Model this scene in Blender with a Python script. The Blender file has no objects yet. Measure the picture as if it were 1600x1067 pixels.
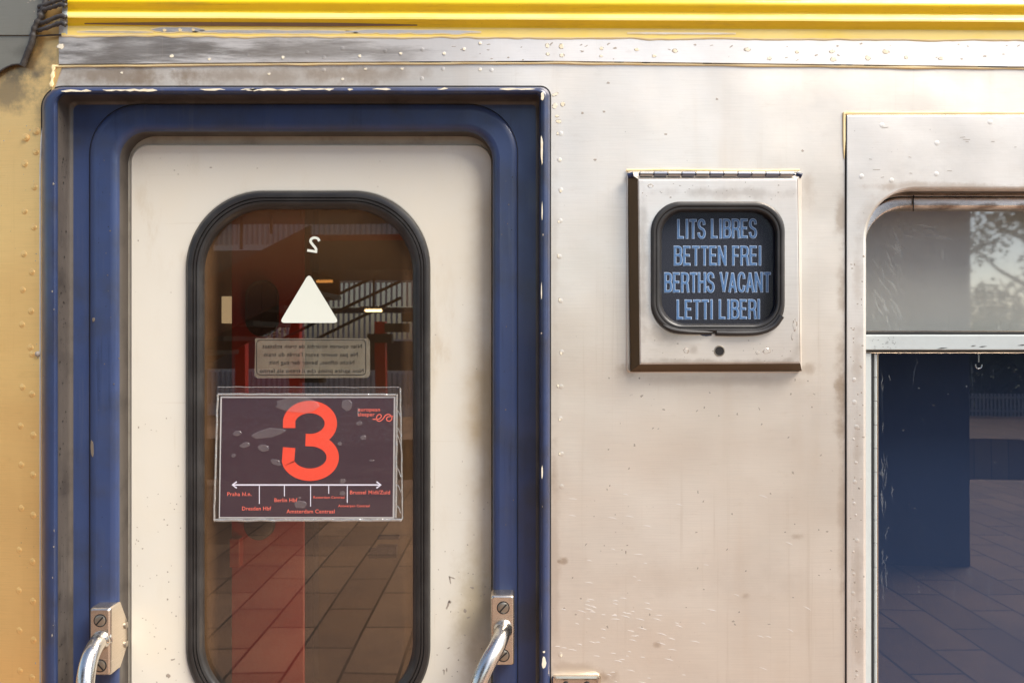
import bpy, math, random
from mathutils import Vector, noise as mnoise

random.seed(7)
R = math.radians
SC = bpy.context.scene
COL = SC.collection

# ------------------------------------------------------------------ scale
S = 0.0011            # metres per photo pixel on the carriage side (A4 sheet = 297 mm)
D = 1.27              # camera to carriage side
CZ = 1.70             # eye height above the platform
# ------------------------------------------------------------------ camera
cam_d = bpy.data.cameras.new('camera')
cam = bpy.data.objects.new('camera', cam_d); COL.objects.link(cam)
cam.location = (0, -D, CZ); cam.rotation_euler = (R(90), 0, 0)
cam_d.sensor_width = 36; cam_d.lens = 36 * D / (1600 * S)
cam_d.clip_start = 0.02; cam_d.clip_end = 1500
SC.camera = cam
# ------------------------------------------------------------------ sky, sun, exposure
SUN_EL, SUN_ROT = R(50), R(124)
w = bpy.data.worlds.new('World'); SC.world = w; w.use_nodes = True
wn = w.node_tree.nodes; wl = w.node_tree.links
sky = wn.new('ShaderNodeTexSky'); sky.sky_type = 'NISHITA'; sky.sun_disc = False
sky.sun_elevation = SUN_EL; sky.sun_rotation = SUN_ROT
sky.air_density = 1.0; sky.dust_density = 1.6; sky.ozone_density = 0.7
wl.new(sky.outputs[0], wn['Background'].inputs[0])
wn['Background'].inputs[1].default_value = 0.10
sun_d = bpy.data.lights.new('sun', 'SUN'); sun = bpy.data.objects.new('sun', sun_d); COL.objects.link(sun)
sun_d.energy = 3.1; sun_d.angle = R(32); sun_d.color = (1.0, 0.93, 0.83)
to_sun = Vector((math.sin(SUN_ROT) * math.cos(SUN_EL), math.cos(SUN_ROT) * math.cos(SUN_EL), math.sin(SUN_EL)))
sun.rotation_euler = to_sun.to_track_quat('Z', 'Y').to_euler(); sun.location = to_sun * 30
SC.view_settings.view_transform = 'Standard'; SC.view_settings.look = 'None'
SC.view_settings.gamma = 1; SC.view_settings.use_curve_mapping = False
SC.view_settings.exposure = 1.08
SC.cycles.max_bounces = 10; SC.cycles.transparent_max_bounces = 16

# ------------------------------------------------------------------ coordinates
def W(px, py, d=0.0, dref=None):
    """photo pixel -> point on the plane d metres in front of the carriage side"""
    k = (D - (d if dref is None else dref)) / D * S
    return ((px - 800) * k, -d, CZ - (py - 533.5) * k)

# ------------------------------------------------------------------ mesh builder
class MB:
    def __init__(s): s.v = []; s.f = []; s.m = []
    def vert(s, p): s.v.append(tuple(p)); return len(s.v) - 1
    def face(s, idx, m=0): s.f.append(tuple(idx)); s.m.append(m)
    def poly(s, pts, m=0): s.face([s.vert(p) for p in pts], m)
    def rings(s, rings, m=0, closed=True, cap0=False, cap1=False, ms=None):
        ids = [[s.vert(p) for p in r] for r in rings]
        n = len(ids[0])
        for k in range(len(ids) - 1):
            a, b = ids[k], ids[k + 1]
            mm = ms[k] if ms else m
            for i in range(n if closed else n - 1):
                j = (i + 1) % n
                s.face((a[i], a[j], b[j], b[i]), mm)
        if cap0: s.face(ids[0][::-1], ms[0] if ms else m)
        if cap1: s.face(ids[-1], ms[-1] if ms else m)
    def loft(s, loops, m=0, cap=False, n=14, ms=None):
        rr = []
        for L in loops:
            x0, y0, x1, y1, r, d = L[:6]
            dref = L[6] if len(L) > 6 else None
            rr.append([W(px, py, d, dref) for px, py in rrect(x0, y0, x1, y1, r, n)])
        s.rings(rr, m, True, False, cap, ms)
    def box(s, x0, x1, y0, y1, z0, z1, m=0):
        c = [s.vert(p) for p in ((x0,y0,z0),(x1,y0,z0),(x1,y1,z0),(x0,y1,z0),(x0,y0,z1),(x1,y0,z1),(x1,y1,z1),(x0,y1,z1))]
        for q in ((0,3,2,1),(4,5,6,7),(0,1,5,4),(1,2,6,5),(2,3,7,6),(3,0,4,7)): s.face([c[i] for i in q], m)
    def pbox(s, x0, y0, x1, y1, df, db, m=0, bev=0.0):
        """box given by photo pixels of its front face, front depth df, back depth db"""
        b = bev
        loops = [(x0, y0, x1, y1, 0.01, db, df), (x0, y0, x1, y1, 0.01, df - b * S, df)]
        if b: loops.append((x0 + b, y0 + b, x1 - b, y1 - b, 0.01, df, df))
        s.loft(loops, m, True, n=1)
    def tube(s, pts, r, n=14, m=0, caps=True, squash=1.0):
        pts = [Vector(p) for p in pts]; rings = []
        up = Vector((0.02, -1, 0.03)).normalized()
        for i, p in enumerate(pts):
            t = (pts[min(i + 1, len(pts) - 1)] - pts[max(i - 1, 0)]).normalized()
            a = up - t * up.dot(t)
            if a.length < 1e-3: a = Vector((1, 0, 0)) - t * t.x
            a.normalize(); b = t.cross(a)
            rad = r[i] if isinstance(r, (list, tuple)) else r
            rings.append([p + a * math.cos(2*math.pi*k/n) * rad * squash + b * math.sin(2*math.pi*k/n) * rad for k in range(n)])
        s.rings(rings, m, True, caps, caps)
    def dome(s, px, py, r, d, h, m=0, n=14, steps=3):
        """rivet-like dome on the plane d"""
        c = Vector(W(px, py, d)); rr = r * S; rings = []
        for k in range(steps + 1):
            a = k / steps * math.pi / 2
            q = rr * math.cos(a) if k < steps else rr * 0.12
            rings.append([c + Vector((q*math.cos(2*math.pi*i/n), -h*math.sin(a) - 0.0001, q*math.sin(2*math.pi*i/n))) for i in range(n)])
        s.rings(rings, m, True, False, True)
    def flake(s, px, py, rx, ry, d, m=0, jit=0.25, ang=0, n=13, h=0.00025):
        ca, sa = math.cos(ang), math.sin(ang); out = []
        for i in range(n):
            a = 2*math.pi*i/n; k = 1 + random.uniform(-jit, jit)
            x, y = rx*k*math.cos(a), ry*k*math.sin(a)
            out.append((px + x*ca - y*sa, py + x*sa + y*ca))
        top = [W(x, y, d + h) for x, y in out]
        base = [W(px + (x-px)*1.12, py + (y-py)*1.12, d) for x, y in out]
        s.rings([base, top], m, True, False, True)
    def build(s, name, mats, parent=None, smooth=35):
        me = bpy.data.meshes.new(name); me.from_pydata(s.v, [], s.f)
        if not isinstance(mats, (list, tuple)): mats = [mats]
        for mm in mats: me.materials.append(mm)
        me.polygons.foreach_set('material_index', s.m)
        if smooth:
            me.polygons.foreach_set('use_smooth', [True] * len(s.f)); me.update()
            me.set_sharp_from_angle(angle=R(smooth))
            for p in me.polygons:
                if abs(p.normal.y) > 0.9998: p.use_smooth = False
        me.validate(); me.update()
        o = bpy.data.objects.new(name, me); COL.objects.link(o)
        if parent: o.parent = parent
        return o

def rrect(x0, y0, x1, y1, r, n=14):
    """rounded rectangle in pixels, clockwise from the top left corner's lower end"""
    if not isinstance(r, (tuple, list)): r = (r,) * 4
    out = []
    for cx, cy, rad, a0 in ((x0+r[0], y0+r[0], r[0], 180), (x1-r[1], y0+r[1], r[1], 270),
                            (x1-r[2], y1-r[2], r[2], 0), (x0+r[3], y1-r[3], r[3], 90)):
        for k in range(n + 1):
            a = R(a0 + 90 * k / n)
            out.append((cx + rad*math.cos(a), cy + rad*math.sin(a)))
    return out

def tag(o, label=None, cat=None, group=None, kind=None):
    if label: o['label'] = label
    if cat: o['category'] = cat
    if group: o['group'] = group
    if kind: o['kind'] = kind
    return o
def empty(name, loc=(0,0,0), parent=None):
    o = bpy.data.objects.new(name, None); COL.objects.link(o); o.location = loc; o.empty_display_size = 0.1
    if parent: o.parent = parent
    return o
def shift(o, root):
    """give a mesh written in world coordinates the origin of its root"""
    o.data.transform(__import__('mathutils').Matrix.Translation(-Vector(root.location))); return o

_tc = {}
def text_mb(mb, string, x0, x1, base, cap, d, m=0, mirror=False, bold=0.0, tilt=0.0):
    """flat lettering between pixels x0..x1 on baseline `base`, capitals `cap` pixels high"""
    cu = bpy.data.curves.new('t', 'FONT'); cu.body = string; cu.size = 1; cu.offset = bold; cu.space_character = 1.06
    cu.resolution_u = 4
    o = bpy.data.objects.new('t', cu); COL.objects.link(o)
    bpy.context.view_layer.update()
    dg = bpy.context.evaluated_depsgraph_get(); e = o.evaluated_get(dg); me = e.to_mesh()
    xs = [v.co.x for v in me.vertices]; xa, xb = min(xs), max(xs)
    k = (x1 - x0) / (xb - xa); ky = cap / 0.729
    off = len(mb.v)
    for v in me.vertices:
        u = (v.co.x - xa) * k
        px = x1 - u if mirror else x0 + u
        mb.v.append(W(px, base - v.co.y * ky + (px - x0) * tilt, d))
    for p in me.polygons:
        mb.f.append(tuple(off + i for i in p.vertices)); mb.m.append(m)
    e.to_mesh_clear(); bpy.data.objects.remove(o); bpy.data.curves.remove(cu)

def stroke(mb, pts, width, d, m=0):
    """flat pen stroke of pixel width along pixel points"""
    L = []; Rr = []
    for i, p in enumerate(pts):
        a = pts[max(i-1, 0)]; b = pts[min(i+1, len(pts)-1)]
        tx, ty = b[0]-a[0], b[1]-a[1]; l = math.hypot(tx, ty) or 1
        nx, ny = -ty/l, tx/l; wd = (width[i] if isinstance(width, list) else width) / 2
        L.append(W(p[0]+nx*wd, p[1]+ny*wd, d)); Rr.append(W(p[0]-nx*wd, p[1]-ny*wd, d))
    mb.rings([L, Rr], m, closed=False)

def catmull(pts, k=8):
    out = []
    P = [Vector(p) for p in pts]; P = [P[0]*2-P[1]] + P + [P[-1]*2-P[-2]]
    for i in range(1, len(P)-2):
        for j in range(k):
            t = j/k; a, b, c, e = P[i-1], P[i], P[i+1], P[i+2]
            out.append(0.5*((2*b) + (c-a)*t + (2*a-5*b+4*c-e)*t*t + (-a+3*b-3*c+e)*t**3))
    out.append(P[-2]); return out

# ------------------------------------------------------------------ materials
class NT:
    def __init__(s, name):
        s.mat = bpy.data.materials.new(name); s.mat.use_nodes = True
        s.t = s.mat.node_tree; s.b = s.t.nodes['Principled BSDF']; s.out = s.t.nodes['Material Output']
        s.co = s.t.nodes.new('ShaderNodeTexCoord').outputs['Object']
    def put(s, sock, val):
        if isinstance(val, bpy.types.NodeSocket): s.t.links.new(val, sock)
        elif val is not None:
            if isinstance(val, (tuple, list)) and len(val) == 3 and sock.type == 'RGBA': val = (*val, 1)
            sock.default_value = val
    def new(s, t): return s.t.nodes.new('ShaderNode' + t)
    def math(s, op, a, b=None, c=None, clamp=False):
        n = s.new('Math'); n.operation = op; n.use_clamp = clamp
        for i, x in enumerate((a, b, c)): s.put(n.inputs[i], x)
        return n.outputs[0]
    def mapr(s, v, a, b, c=0.0, d=1.0, smooth=True):
        n = s.new('MapRange'); n.interpolation_type = 'SMOOTHSTEP' if smooth else 'LINEAR'
        for i, x in enumerate((v, a, b, c, d)): s.put(n.inputs[i], x)
        return n.outputs[0]
    def vec(s, scale, loc=(0,0,0), rot=(0,0,0)):
        n = s.new('Mapping'); n.inputs['Scale'].default_value = scale; n.inputs['Location'].default_value = loc
        n.inputs['Rotation'].default_value = rot
        s.t.links.new(s.co, n.inputs[0]); return n.outputs[0]
    def noise(s, scale, detail=3, rough=0.55, vec=None, dist=0.0):
        n = s.new('TexNoise'); n.inputs['Scale'].default_value = scale; n.inputs['Detail'].default_value = detail
        n.inputs['Roughness'].default_value = rough; n.inputs['Distortion'].default_value = dist
        s.t.links.new(vec if vec is not None else s.co, n.inputs['Vector']); return n.outputs[0]
    def voronoi(s, scale, vec=None, feature='F1', rnd=1.0):
        n = s.new('TexVoronoi'); n.feature = feature; n.inputs['Scale'].default_value = scale; n.inputs['Randomness'].default_value = rnd
        s.t.links.new(vec if vec is not None else s.co, n.inputs['Vector']); return n.outputs
    def mix(s, f, a, b):
        n = s.new('Mix'); n.data_type = 'RGBA'
        s.put(n.inputs[0], f); s.put(n.inputs[6], a); s.put(n.inputs[7], b); return n.outputs[2]
    def xyz(s):
        n = s.new('SeparateXYZ'); s.t.links.new(s.co, n.inputs[0]); return n.outputs
    def bump(s, h, strength, dist, prev=None):
        n = s.new('Bump'); n.inputs['Strength'].default_value = strength; n.inputs['Distance'].default_value = dist
        s.put(n.inputs['Height'], h)
        if prev is not None: s.t.links.new(prev, n.inputs['Normal'])
        return n.outputs[0]
    def set(s, **k):
        names = dict(base='Base Color', rough='Roughness', metal='Metallic', normal='Normal', coat='Coat Weight',
                     coatr='Coat Roughness', emit='Emission Color', emits='Emission Strength', spec='Specular IOR Level', alpha='Alpha', sheen='Sheen Weight')
        for a, v in k.items(): s.put(s.b.inputs[names[a]], v)
        return s

def paint(name, base, rough=0.4, dark=None, amt=0.5, scale=6, bump=0.15, coat=0.0, speck=0.3, metal=0.0, fine=120, scuff=None, sdir=(60, 60, 3)):
    """old enamel: cloudy tone, fine grain, small dark specks"""
    t = NT(name); dark = dark or tuple(c*0.45 for c in base)
    cloud = t.mapr(t.noise(scale, 5, 0.62), 0.42, 0.75)
    col = t.mix(t.math('MULTIPLY', cloud, amt), base, dark)
    if scuff:
        a = t.mapr(t.noise(1.0, 6, 0.72, t.vec(sdir)), 0.50, 0.72); b = t.mapr(t.noise(4.5, 4, 0.6), 0.40, 0.68)
        col = t.mix(t.math('MULTIPLY', t.math('MULTIPLY', a, b), 0.75), col, scuff)
        c2 = t.mapr(t.noise(1.0, 5, 0.75, t.vec(tuple(q*1.7 for q in sdir), (3, 1, 2))), 0.56, 0.70)
        col = t.mix(t.math('MULTIPLY', c2, 0.35), col, tuple(c*0.35 for c in base))
    vr = t.voronoi(fine)[0]
    sp = t.math('MULTIPLY', t.mapr(vr, 0.10, 0.04), t.mapr(t.noise(14, 2), 0.52, 0.66))
    col = t.mix(t.math('MULTIPLY', sp, speck), col, tuple(c*0.3 for c in dark))
    g = t.noise(260, 3)
    nrm = t.bump(g, bump, 0.0006); nrm = t.bump(t.noise(7, 2), 0.25, 0.004, nrm)
    rg = t.math('ADD', rough, t.math('MULTIPLY', t.math('SUBTRACT', t.noise(20, 4), 0.5), 0.35))
    t.set(base=col, rough=rg, normal=nrm, coat=coat, metal=metal)
    return t.mat

def stained_steel(name, base, rough, metal=0.85, patches=(), wave=0.35, patch_col=(0.20, 0.145, 0.10), cloudy=0.25, streak=0.35, drag=False):
    """dull brushed carriage steel; patches = (px, py, rx, ry, amount) grease, rust and painted dark reflections"""
    t = NT(name); x, y, z = t.xyz()
    cl = t.mapr(t.noise(2.6, 5, 0.6), 0.38, 0.72)
    col = t.mix(t.math('MULTIPLY', cl, cloudy), base, tuple(c*0.72 for c in base))
    st = t.mapr(t.noise(1.0, 4, 0.6, t.vec((9, 9, 0.9))), 0.50, 0.78)       # vertical water runs
    col = t.mix(t.math('MULTIPLY', st, streak), col, (base[0]*0.80, base[1]*0.72, base[2]*0.64))
    nz = t.noise(1.0, 6, 0.7, t.vec((9, 9, 70))) if drag else t.noise(26, 5, 0.65); nz2 = t.noise(5, 3)
    for px, py, rx, ry, amt in patches:
        cx, _, cz = W(px, py)
        dx = t.math('DIVIDE', t.math('SUBTRACT', x, cx), rx*S); dz = t.math('DIVIDE', t.math('SUBTRACT', z, cz), ry*S)
        rr = t.math('SQRT', t.math('ADD', t.math('MULTIPLY', dx, dx), t.math('MULTIPLY', dz, dz)))
        rr = t.math('ADD', rr, t.math('MULTIPLY', t.math('SUBTRACT', nz, 0.5), 2.6))
        rr = t.math('ADD', rr, t.math('MULTIPLY', t.math('SUBTRACT', nz2, 0.5), 1.8))
        col = t.mix(t.mapr(rr, 1.15, 0.1, 0.0, amt), col, patch_col)
    rain = t.math('MULTIPLY', t.mapr(t.noise(1.0, 5, 0.7, t.vec((60, 60, 1.3), (2, 4, 6))), 0.54, 0.72), t.mapr(t.noise(2.0, 3), 0.42, 0.62))
    col = t.mix(t.math('MULTIPLY', rain, streak*0.7), col, (base[0]*0.62, base[1]*0.56, base[2]*0.48))
    vr = t.voronoi(75)[0]
    sp = t.math('MULTIPLY', t.mapr(vr, 0.11, 0.05), t.mapr(t.noise(9, 2), 0.55, 0.68))
    col = t.mix(t.math('MULTIPLY', sp, 0.6), col, (0.22, 0.18, 0.14))
    br = t.noise(1.0, 3, 0.6, t.vec((14, 14, 700)))
    col = t.mix(t.math('MULTIPLY', t.mapr(br, 0.35, 0.7), 0.16), col, tuple(c*0.62 for c in base))
    fg = t.mapr(t.noise(1.0, 6, 0.75, t.vec((22, 22, 60), (5, 2, 1))), 0.55, 0.74)
    col = t.mix(t.math('MULTIPLY', fg, 0.20), col, (base[0]*0.62, base[1]*0.55, base[2]*0.47))
    hz = t.mapr(t.noise(1.0, 4, 0.6, t.vec((1.2, 1.2, 3.2), (7, 3, 2))), 0.42, 0.66)
    col = t.mix(t.math('MULTIPLY', hz, 0.22), col, (base[0]*0.86, base[1]*0.77, base[2]*0.68))
    rg = t.math('ADD', rough, t.math('MULTIPLY', t.math('SUBTRACT', t.noise(4, 5, 0.65), 0.5), 0.30))
    rg = t.math('ADD', rg, t.math('MULTIPLY', t.math('SUBTRACT', br, 0.5), 0.12))
    nrm = t.bump(t.noise(3.2, 2, 0.4), wave, 0.02)
    nrm = t.bump(t.noise(38, 3), 0.10, 0.002, nrm)
    nrm = t.bump(br, 0.05, 0.0006, nrm)
    t.set(base=col, rough=rg, metal=metal, normal=nrm)
    return t.mat

def glass(name, tint, refl=0.22, dust=0.05, dust_col=(0.5, 0.45, 0.38), streak=0.0, rough=0.0, edge=None, speck=0.0, fres=0.5, top=None):
    """window pane: tinted, mirror reflection, dust film and wiping streaks"""
    t = NT(name); t.t.nodes.remove(t.b)
    tr = t.new('BsdfTransparent'); t.put(tr.inputs[0], tint)
    gl = t.new('BsdfGlossy'); gl.inputs['Roughness'].default_value = rough; gl.inputs['Color'].default_value = (1, 1, 1, 1)
    gl_n = t.bump(t.noise(2.5, 1), 0.06, 0.01); t.t.links.new(gl_n, gl.inputs['Normal'])
    lw = t.new('LayerWeight'); lw.inputs[0].default_value = 0.25
    f = t.math('ADD', refl, t.math('MULTIPLY', lw.outputs['Fresnel'], fres), clamp=True)
    m1 = t.new('MixShader'); t.t.links.new(f, m1.inputs[0]); t.t.links.new(tr.outputs[0], m1.inputs[1]); t.t.links.new(gl.outputs[0], m1.inputs[2])
    df = t.new('BsdfDiffuse'); t.put(df.inputs[0], dust_col)
    k = t.math('MULTIPLY', t.math('ADD', t.mapr(t.noise(4, 4), 0.35, 0.8), 0.35), dust)
    if speck:
        k = t.math('ADD', k, t.math('MULTIPLY', t.mapr(t.noise(330, 2, 0.7), 0.55, 0.80), speck))
    if streak:
        sv = t.mapr(t.noise(1.0, 4, 0.7, t.vec((34, 34, 5), rot=(0, R(14), 0)), 1.5), 0.60, 0.82)
        k = t.math('ADD', k, t.math('MULTIPLY', t.math('MULTIPLY', sv, t.mapr(t.noise(3.0, 3), 0.45, 0.65)), streak))
    if edge:
        x, y, z = t.xyz(); cx, hw, cz, hh, wd, amt = edge
        ex = t.mapr(t.math('ABSOLUTE', t.math('SUBTRACT', x, cx)), hw-wd, hw)
        ez = t.mapr(t.math('ABSOLUTE', t.math('SUBTRACT', z, cz)), hh-wd, hh)
        e = t.math('MULTIPLY', t.math('MAXIMUM', ex, ez), t.math('ADD', 0.4, t.noise(18, 4)))
        k = t.math('ADD', k, t.math('MULTIPLY', e, amt))
    if top:
        z_ = t.xyz()[2]; tn = t.math('MULTIPLY', t.mapr(z_, top[0], top[1]), t.math('ADD', 0.25, t.math('MULTIPLY', t.noise(150, 5, 0.75), 1.1)))
        k = t.math('ADD', k, t.math('MULTIPLY', tn, top[2]))
    k = t.math('MINIMUM', k, 0.9)
    m2 = t.new('MixShader'); t.t.links.new(k, m2.inputs[0]); t.t.links.new(m1.outputs[0], m2.inputs[1]); t.t.links.new(df.outputs[0], m2.inputs[2])
    t.t.links.new(m2.outputs[0], t.out.inputs[0])
    return t.mat

def film(name, col, alpha, refl=0.1, rough=0.1, bump=0.0, scale=30):
    """clear plastic foil"""
    t = NT(name); t.t.nodes.remove(t.b)
    tr = t.new('BsdfTransparent'); gl = t.new('BsdfGlossy'); gl.inputs['Roughness'].default_value = rough
    if bump:
        n = t.bump(t.noise(scale, 4, 0.6), bump, 0.004); t.t.links.new(n, gl.inputs['Normal'])
    df = t.new('BsdfDiffuse'); t.put(df.inputs[0], col)
    m1 = t.new('MixShader'); a = t.math('MULTIPLY', t.math('ADD', 0.55, t.noise(40, 4)), alpha, clamp=True)
    t.t.links.new(a, m1.inputs[0]); t.t.links.new(tr.outputs[0], m1.inputs[1]); t.t.links.new(df.outputs[0], m1.inputs[2])
    m2 = t.new('MixShader'); m2.inputs[0].default_value = refl
    t.t.links.new(m1.outputs[0], m2.inputs[1]); t.t.links.new(gl.outputs[0], m2.inputs[2]); t.t.links.new(m2.outputs[0], t.out.inputs[0])
    return t.mat

def plain(name, base, rough=0.6, metal=0.0, emit=0.0, coat=0.0, var=0.15, scale=40):
    t = NT(name)
    c = t.mix(t.math('MULTIPLY', t.noise(scale, 4), var*2), base, tuple(x*0.55 for x in base))
    t.set(base=c, rough=rough, metal=metal, coat=coat)
    if emit: t.set(emit=base, emits=emit)
    return t.mat

M = {}
stains_and_reflection = [(190, 118, 160, 24, 0.7), (390, 120, 230, 18, 0.6), (590, 118, 120, 14, 0.4)] + [(1316, y, 15, 70, 0.55) for y in (330, 450, 560, 640)] + [(1328, y, 9, 60, 0.35) for y in (420, 520)] + [  # first three paint the dark overhead reflection above the door
    (1316, 800, 9, 180, 0.4), (975, 578, 30, 14, 0.55), (1262, 575, 26, 14, 0.5), (1262, 290, 14, 40, 0.35),
    (866, 450, 10, 260, 0.22), (866, 900, 9, 200, 0.25), (945, 1058, 26, 16, 0.7), (900, 1045, 60, 12, 0.4), (1100, 905, 220, 40, 0.10),
    (1130, 596, 190, 9, 0.22), (1245, 838, 12, 6, 0.5), (880, 876, 8, 5, 0.6), (1026, 1007, 7, 5, 0.5), (1165, 930, 9, 6, 0.4)]
M['steel'] = stained_steel('brushed steel', (0.85, 0.79, 0.695), 0.38, 0.60, stains_and_reflection, patch_col=(0.34, 0.235, 0.145), wave=0.65, streak=0.55, cloudy=0.4)
M['steel_win'] = stained_steel('window panel steel', (0.82, 0.785, 0.725), 0.38, 0.62, [(1338, y, 10, 60, 0.3) for y in (430, 560, 700, 900, 1000)] + [(1500, 292, 150, 7, 0.5), (1365, 340, 26, 36, 0.3)], wave=0.4, patch_col=(0.34, 0.235, 0.145))
M['steel_strip'] = stained_steel('weathered strip steel with reflected dark', (0.80, 0.775, 0.735), 0.45, 0.6,
    [(240, 80, 230, 34, 0.75), (420, 84, 230, 22, 0.6), (140, 110, 90, 40, 0.7), (330, 82, 90, 14, 0.55), (140, 95, 60, 30, 0.55), (500, 78, 160, 12, 0.45), (250, 120, 140, 14, 0.5), (420, 120, 120, 12, 0.45), (620, 85, 80, 14, 0.35)],
    patch_col=(0.14, 0.125, 0.11), cloudy=0.5, drag=True)  # left end darkened by patches that stand for the overhead reflection
M['steel_warm_reflection'] = stained_steel('steel tinted by warm reflection', (0.97, 0.635, 0.25), 0.36, 0.62, [(10, 135, 70, 46, 0.7), (40, 100, 60, 34, 0.8), (60, 175, 20, 46, 0.5)], patch_col=(0.17, 0.14, 0.105), wave=0.5)  # warm reflection painted as the base tint, darker reflection above it as patches
M['corner'] = stained_steel('grey green steel', (0.25, 0.245, 0.205), 0.5, 0.4, [(40, 80, 40, 14, 0.5)], patch_col=(0.12, 0.11, 0.09))
M['yellow'] = paint('yellow enamel', (0.97, 0.66, 0.010), 0.40, (0.78, 0.48, 0.02), 0.5, 9, coat=0.2, speck=0.8, scuff=(0.60, 0.40, 0.04), sdir=(3, 60, 60))
M['yellow_faded_sheen'] = paint('faded yellow enamel with painted sheen', (0.93, 0.72, 0.22), 0.52, (0.96, 0.68, 0.06), 0.7, 5, coat=0.2, speck=0.8, scuff=(0.80, 0.55, 0.10), sdir=(3, 60, 60))  # worn pale paint on the flat band; painted sky sheen on the rib
M['cream_rim'] = paint('old cream primer', (0.90, 0.74, 0.42), 0.5, (0.86, 0.60, 0.20), 0.5, 30)
M['cream_chip'] = paint('cream undercoat', (0.82, 0.76, 0.60), 0.5, (0.76, 0.60, 0.32), 0.6, 60)
M['blue'] = paint('blue enamel', (0.034, 0.056, 0.142), 0.38, (0.034, 0.038, 0.050), 0.8, 7, coat=0.15, speck=0.6, scuff=(0.070, 0.085, 0.135))
M['blue_lip'] = paint('worn blue enamel', (0.027, 0.044, 0.110), 0.34, (0.030, 0.028, 0.031), 0.8, 12, coat=0.2, speck=0.8, scuff=(0.075, 0.080, 0.105))
M['grimy'] = paint('grimy channel paint', (0.082, 0.069, 0.058), 0.42, (0.036, 0.030, 0.026), 0.85, 14, coat=0.1, speck=1.0, scuff=(0.13, 0.115, 0.10))
def door_cream():
    t = NT('cream door enamel'); x, y, z = t.xyz()
    base = (0.70, 0.668, 0.58)
    col = t.mix(t.math('MULTIPLY', t.mapr(t.noise(3.0, 5, 0.6), 0.4, 0.75), 0.35), base, (0.74, 0.64, 0.46))
    # brown grease worn into the closing edge by the right handrail
    x1 = W(768, 0, -0.05)[0]
    e = t.mapr(t.math('ADD', x, t.math('MULTIPLY', t.math('SUBTRACT', t.noise(7, 5, 0.65), 0.5), 0.10)), x1-0.062, x1+0.005)
    e = t.math('MULTIPLY', e, t.mapr(t.noise(2.2, 3, 0.6), 0.25, 0.62))
    col = t.mix(t.math('MULTIPLY', e, 0.75), col, (0.42, 0.29, 0.12))
    cx, _, cz = W(742, 960, -0.05)
    dx = t.math('SUBTRACT', x, cx); dz = t.math('MULTIPLY', t.math('SUBTRACT', z, cz), 0.35)
    rr = t.math('SQRT', t.math('ADD', t.math('MULTIPLY', dx, dx), t.math('MULTIPLY', dz, dz)))
    rr = t.math('ADD', rr, t.math('MULTIPLY', t.math('SUBTRACT', t.noise(24, 6, 0.7), 0.5), 0.07))
    col = t.mix(t.mapr(rr, 0.055, 0.005, 0, 0.55), col, (0.40, 0.31, 0.15))
    # splashes, denser towards the bottom
    vr = t.voronoi(60)[0]
    sp = t.math('MULTIPLY', t.mapr(vr, 0.13, 0.06), t.mapr(t.noise(8, 3), 0.56, 0.66))
    col = t.mix(t.math('MULTIPLY', sp, 0.55), col, (0.20, 0.15, 0.08))
    hm = t.math('MULTIPLY', t.mapr(t.noise(1.0, 6, 0.7, t.vec((16, 16, 5))), 0.52, 0.72), t.mapr(t.noise(3.4, 3), 0.45, 0.65))
    col = t.mix(t.math('MULTIPLY', hm, 0.45), col, (0.50, 0.40, 0.26))
    drip = t.mapr(t.noise(1.0, 4, 0.65, t.vec((70, 70, 2.2))), 0.62, 0.74)
    col = t.mix(t.math('MULTIPLY', t.math('MULTIPLY', drip, t.mapr(z, 1.9, 1.1)), 0.5), col, (0.46, 0.37, 0.24))
    sc = t.mapr(t.noise(1.0, 2, 0.5, t.vec((3, 3, 160), rot=(0, R(5), 0)), 0.6), 0.70, 0.76)
    col = t.mix(t.math('MULTIPLY', sc, 0.14), col, (0.45, 0.36, 0.24))
    nrm = t.bump(t.noise(170, 3), 0.10, 0.0008); nrm = t.bump(t.noise(5, 2), 0.3, 0.006, nrm)
    t.set(base=col, rough=t.math('ADD', 0.26, t.math('MULTIPLY', t.noise(10, 5), 0.3)), normal=nrm, coat=0.15)
    return t.mat
M['cream'] = door_cream()
M['cream_edge'] = paint('greyish door edge', (0.40, 0.365, 0.30), 0.5, (0.20, 0.17, 0.13), 0.7, 16)  # greyer strip round the recessed edge of the leaf
M['rubber'] = paint('black rubber', (0.022, 0.020, 0.019), 0.40, (0.05, 0.047, 0.044), 0.7, 16, coat=0.0, speck=0.2)
M['rubber_old'] = paint('perished rubber', (0.040, 0.034, 0.030), 0.5, (0.09, 0.08, 0.07), 0.7, 60, bump=0.6)
M['bright'] = stained_steel('polished handrail steel', (0.80, 0.76, 0.70), 0.25, 1.0, wave=0.0, cloudy=0.2, streak=0.0)
M['bracket'] = stained_steel('bracket casting', (0.80, 0.70, 0.58), 0.25, 0.95, wave=0.15, cloudy=0.5, streak=0.3)
M['knuckle'] = plain('worn hinge steel', (0.42, 0.40, 0.38), 0.35, 0.9, scale=300)
M['knuckle_dark'] = plain('dirty hinge steel', (0.24, 0.25, 0.29), 0.4, 0.8, scale=300)
M['scuff'] = plain('brown paint scuff', (0.16, 0.13, 0.10), 0.6)
M['smear'] = film('dried smear', (0.55, 0.58, 0.58), 0.11, 0.0, 0.5)
M['lit_sign'] = plain('lit cream sign', (0.80, 0.66, 0.42), emit=0.35)
M['screw'] = plain('screw steel', (0.42, 0.37, 0.30), 0.35, 0.9, scale=300)
M['black'] = plain('dark slot', (0.012, 0.010, 0.009), 0.7)
M['seamgap'] = plain('dark seam filler', (0.022, 0.018, 0.014), 0.8)
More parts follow.
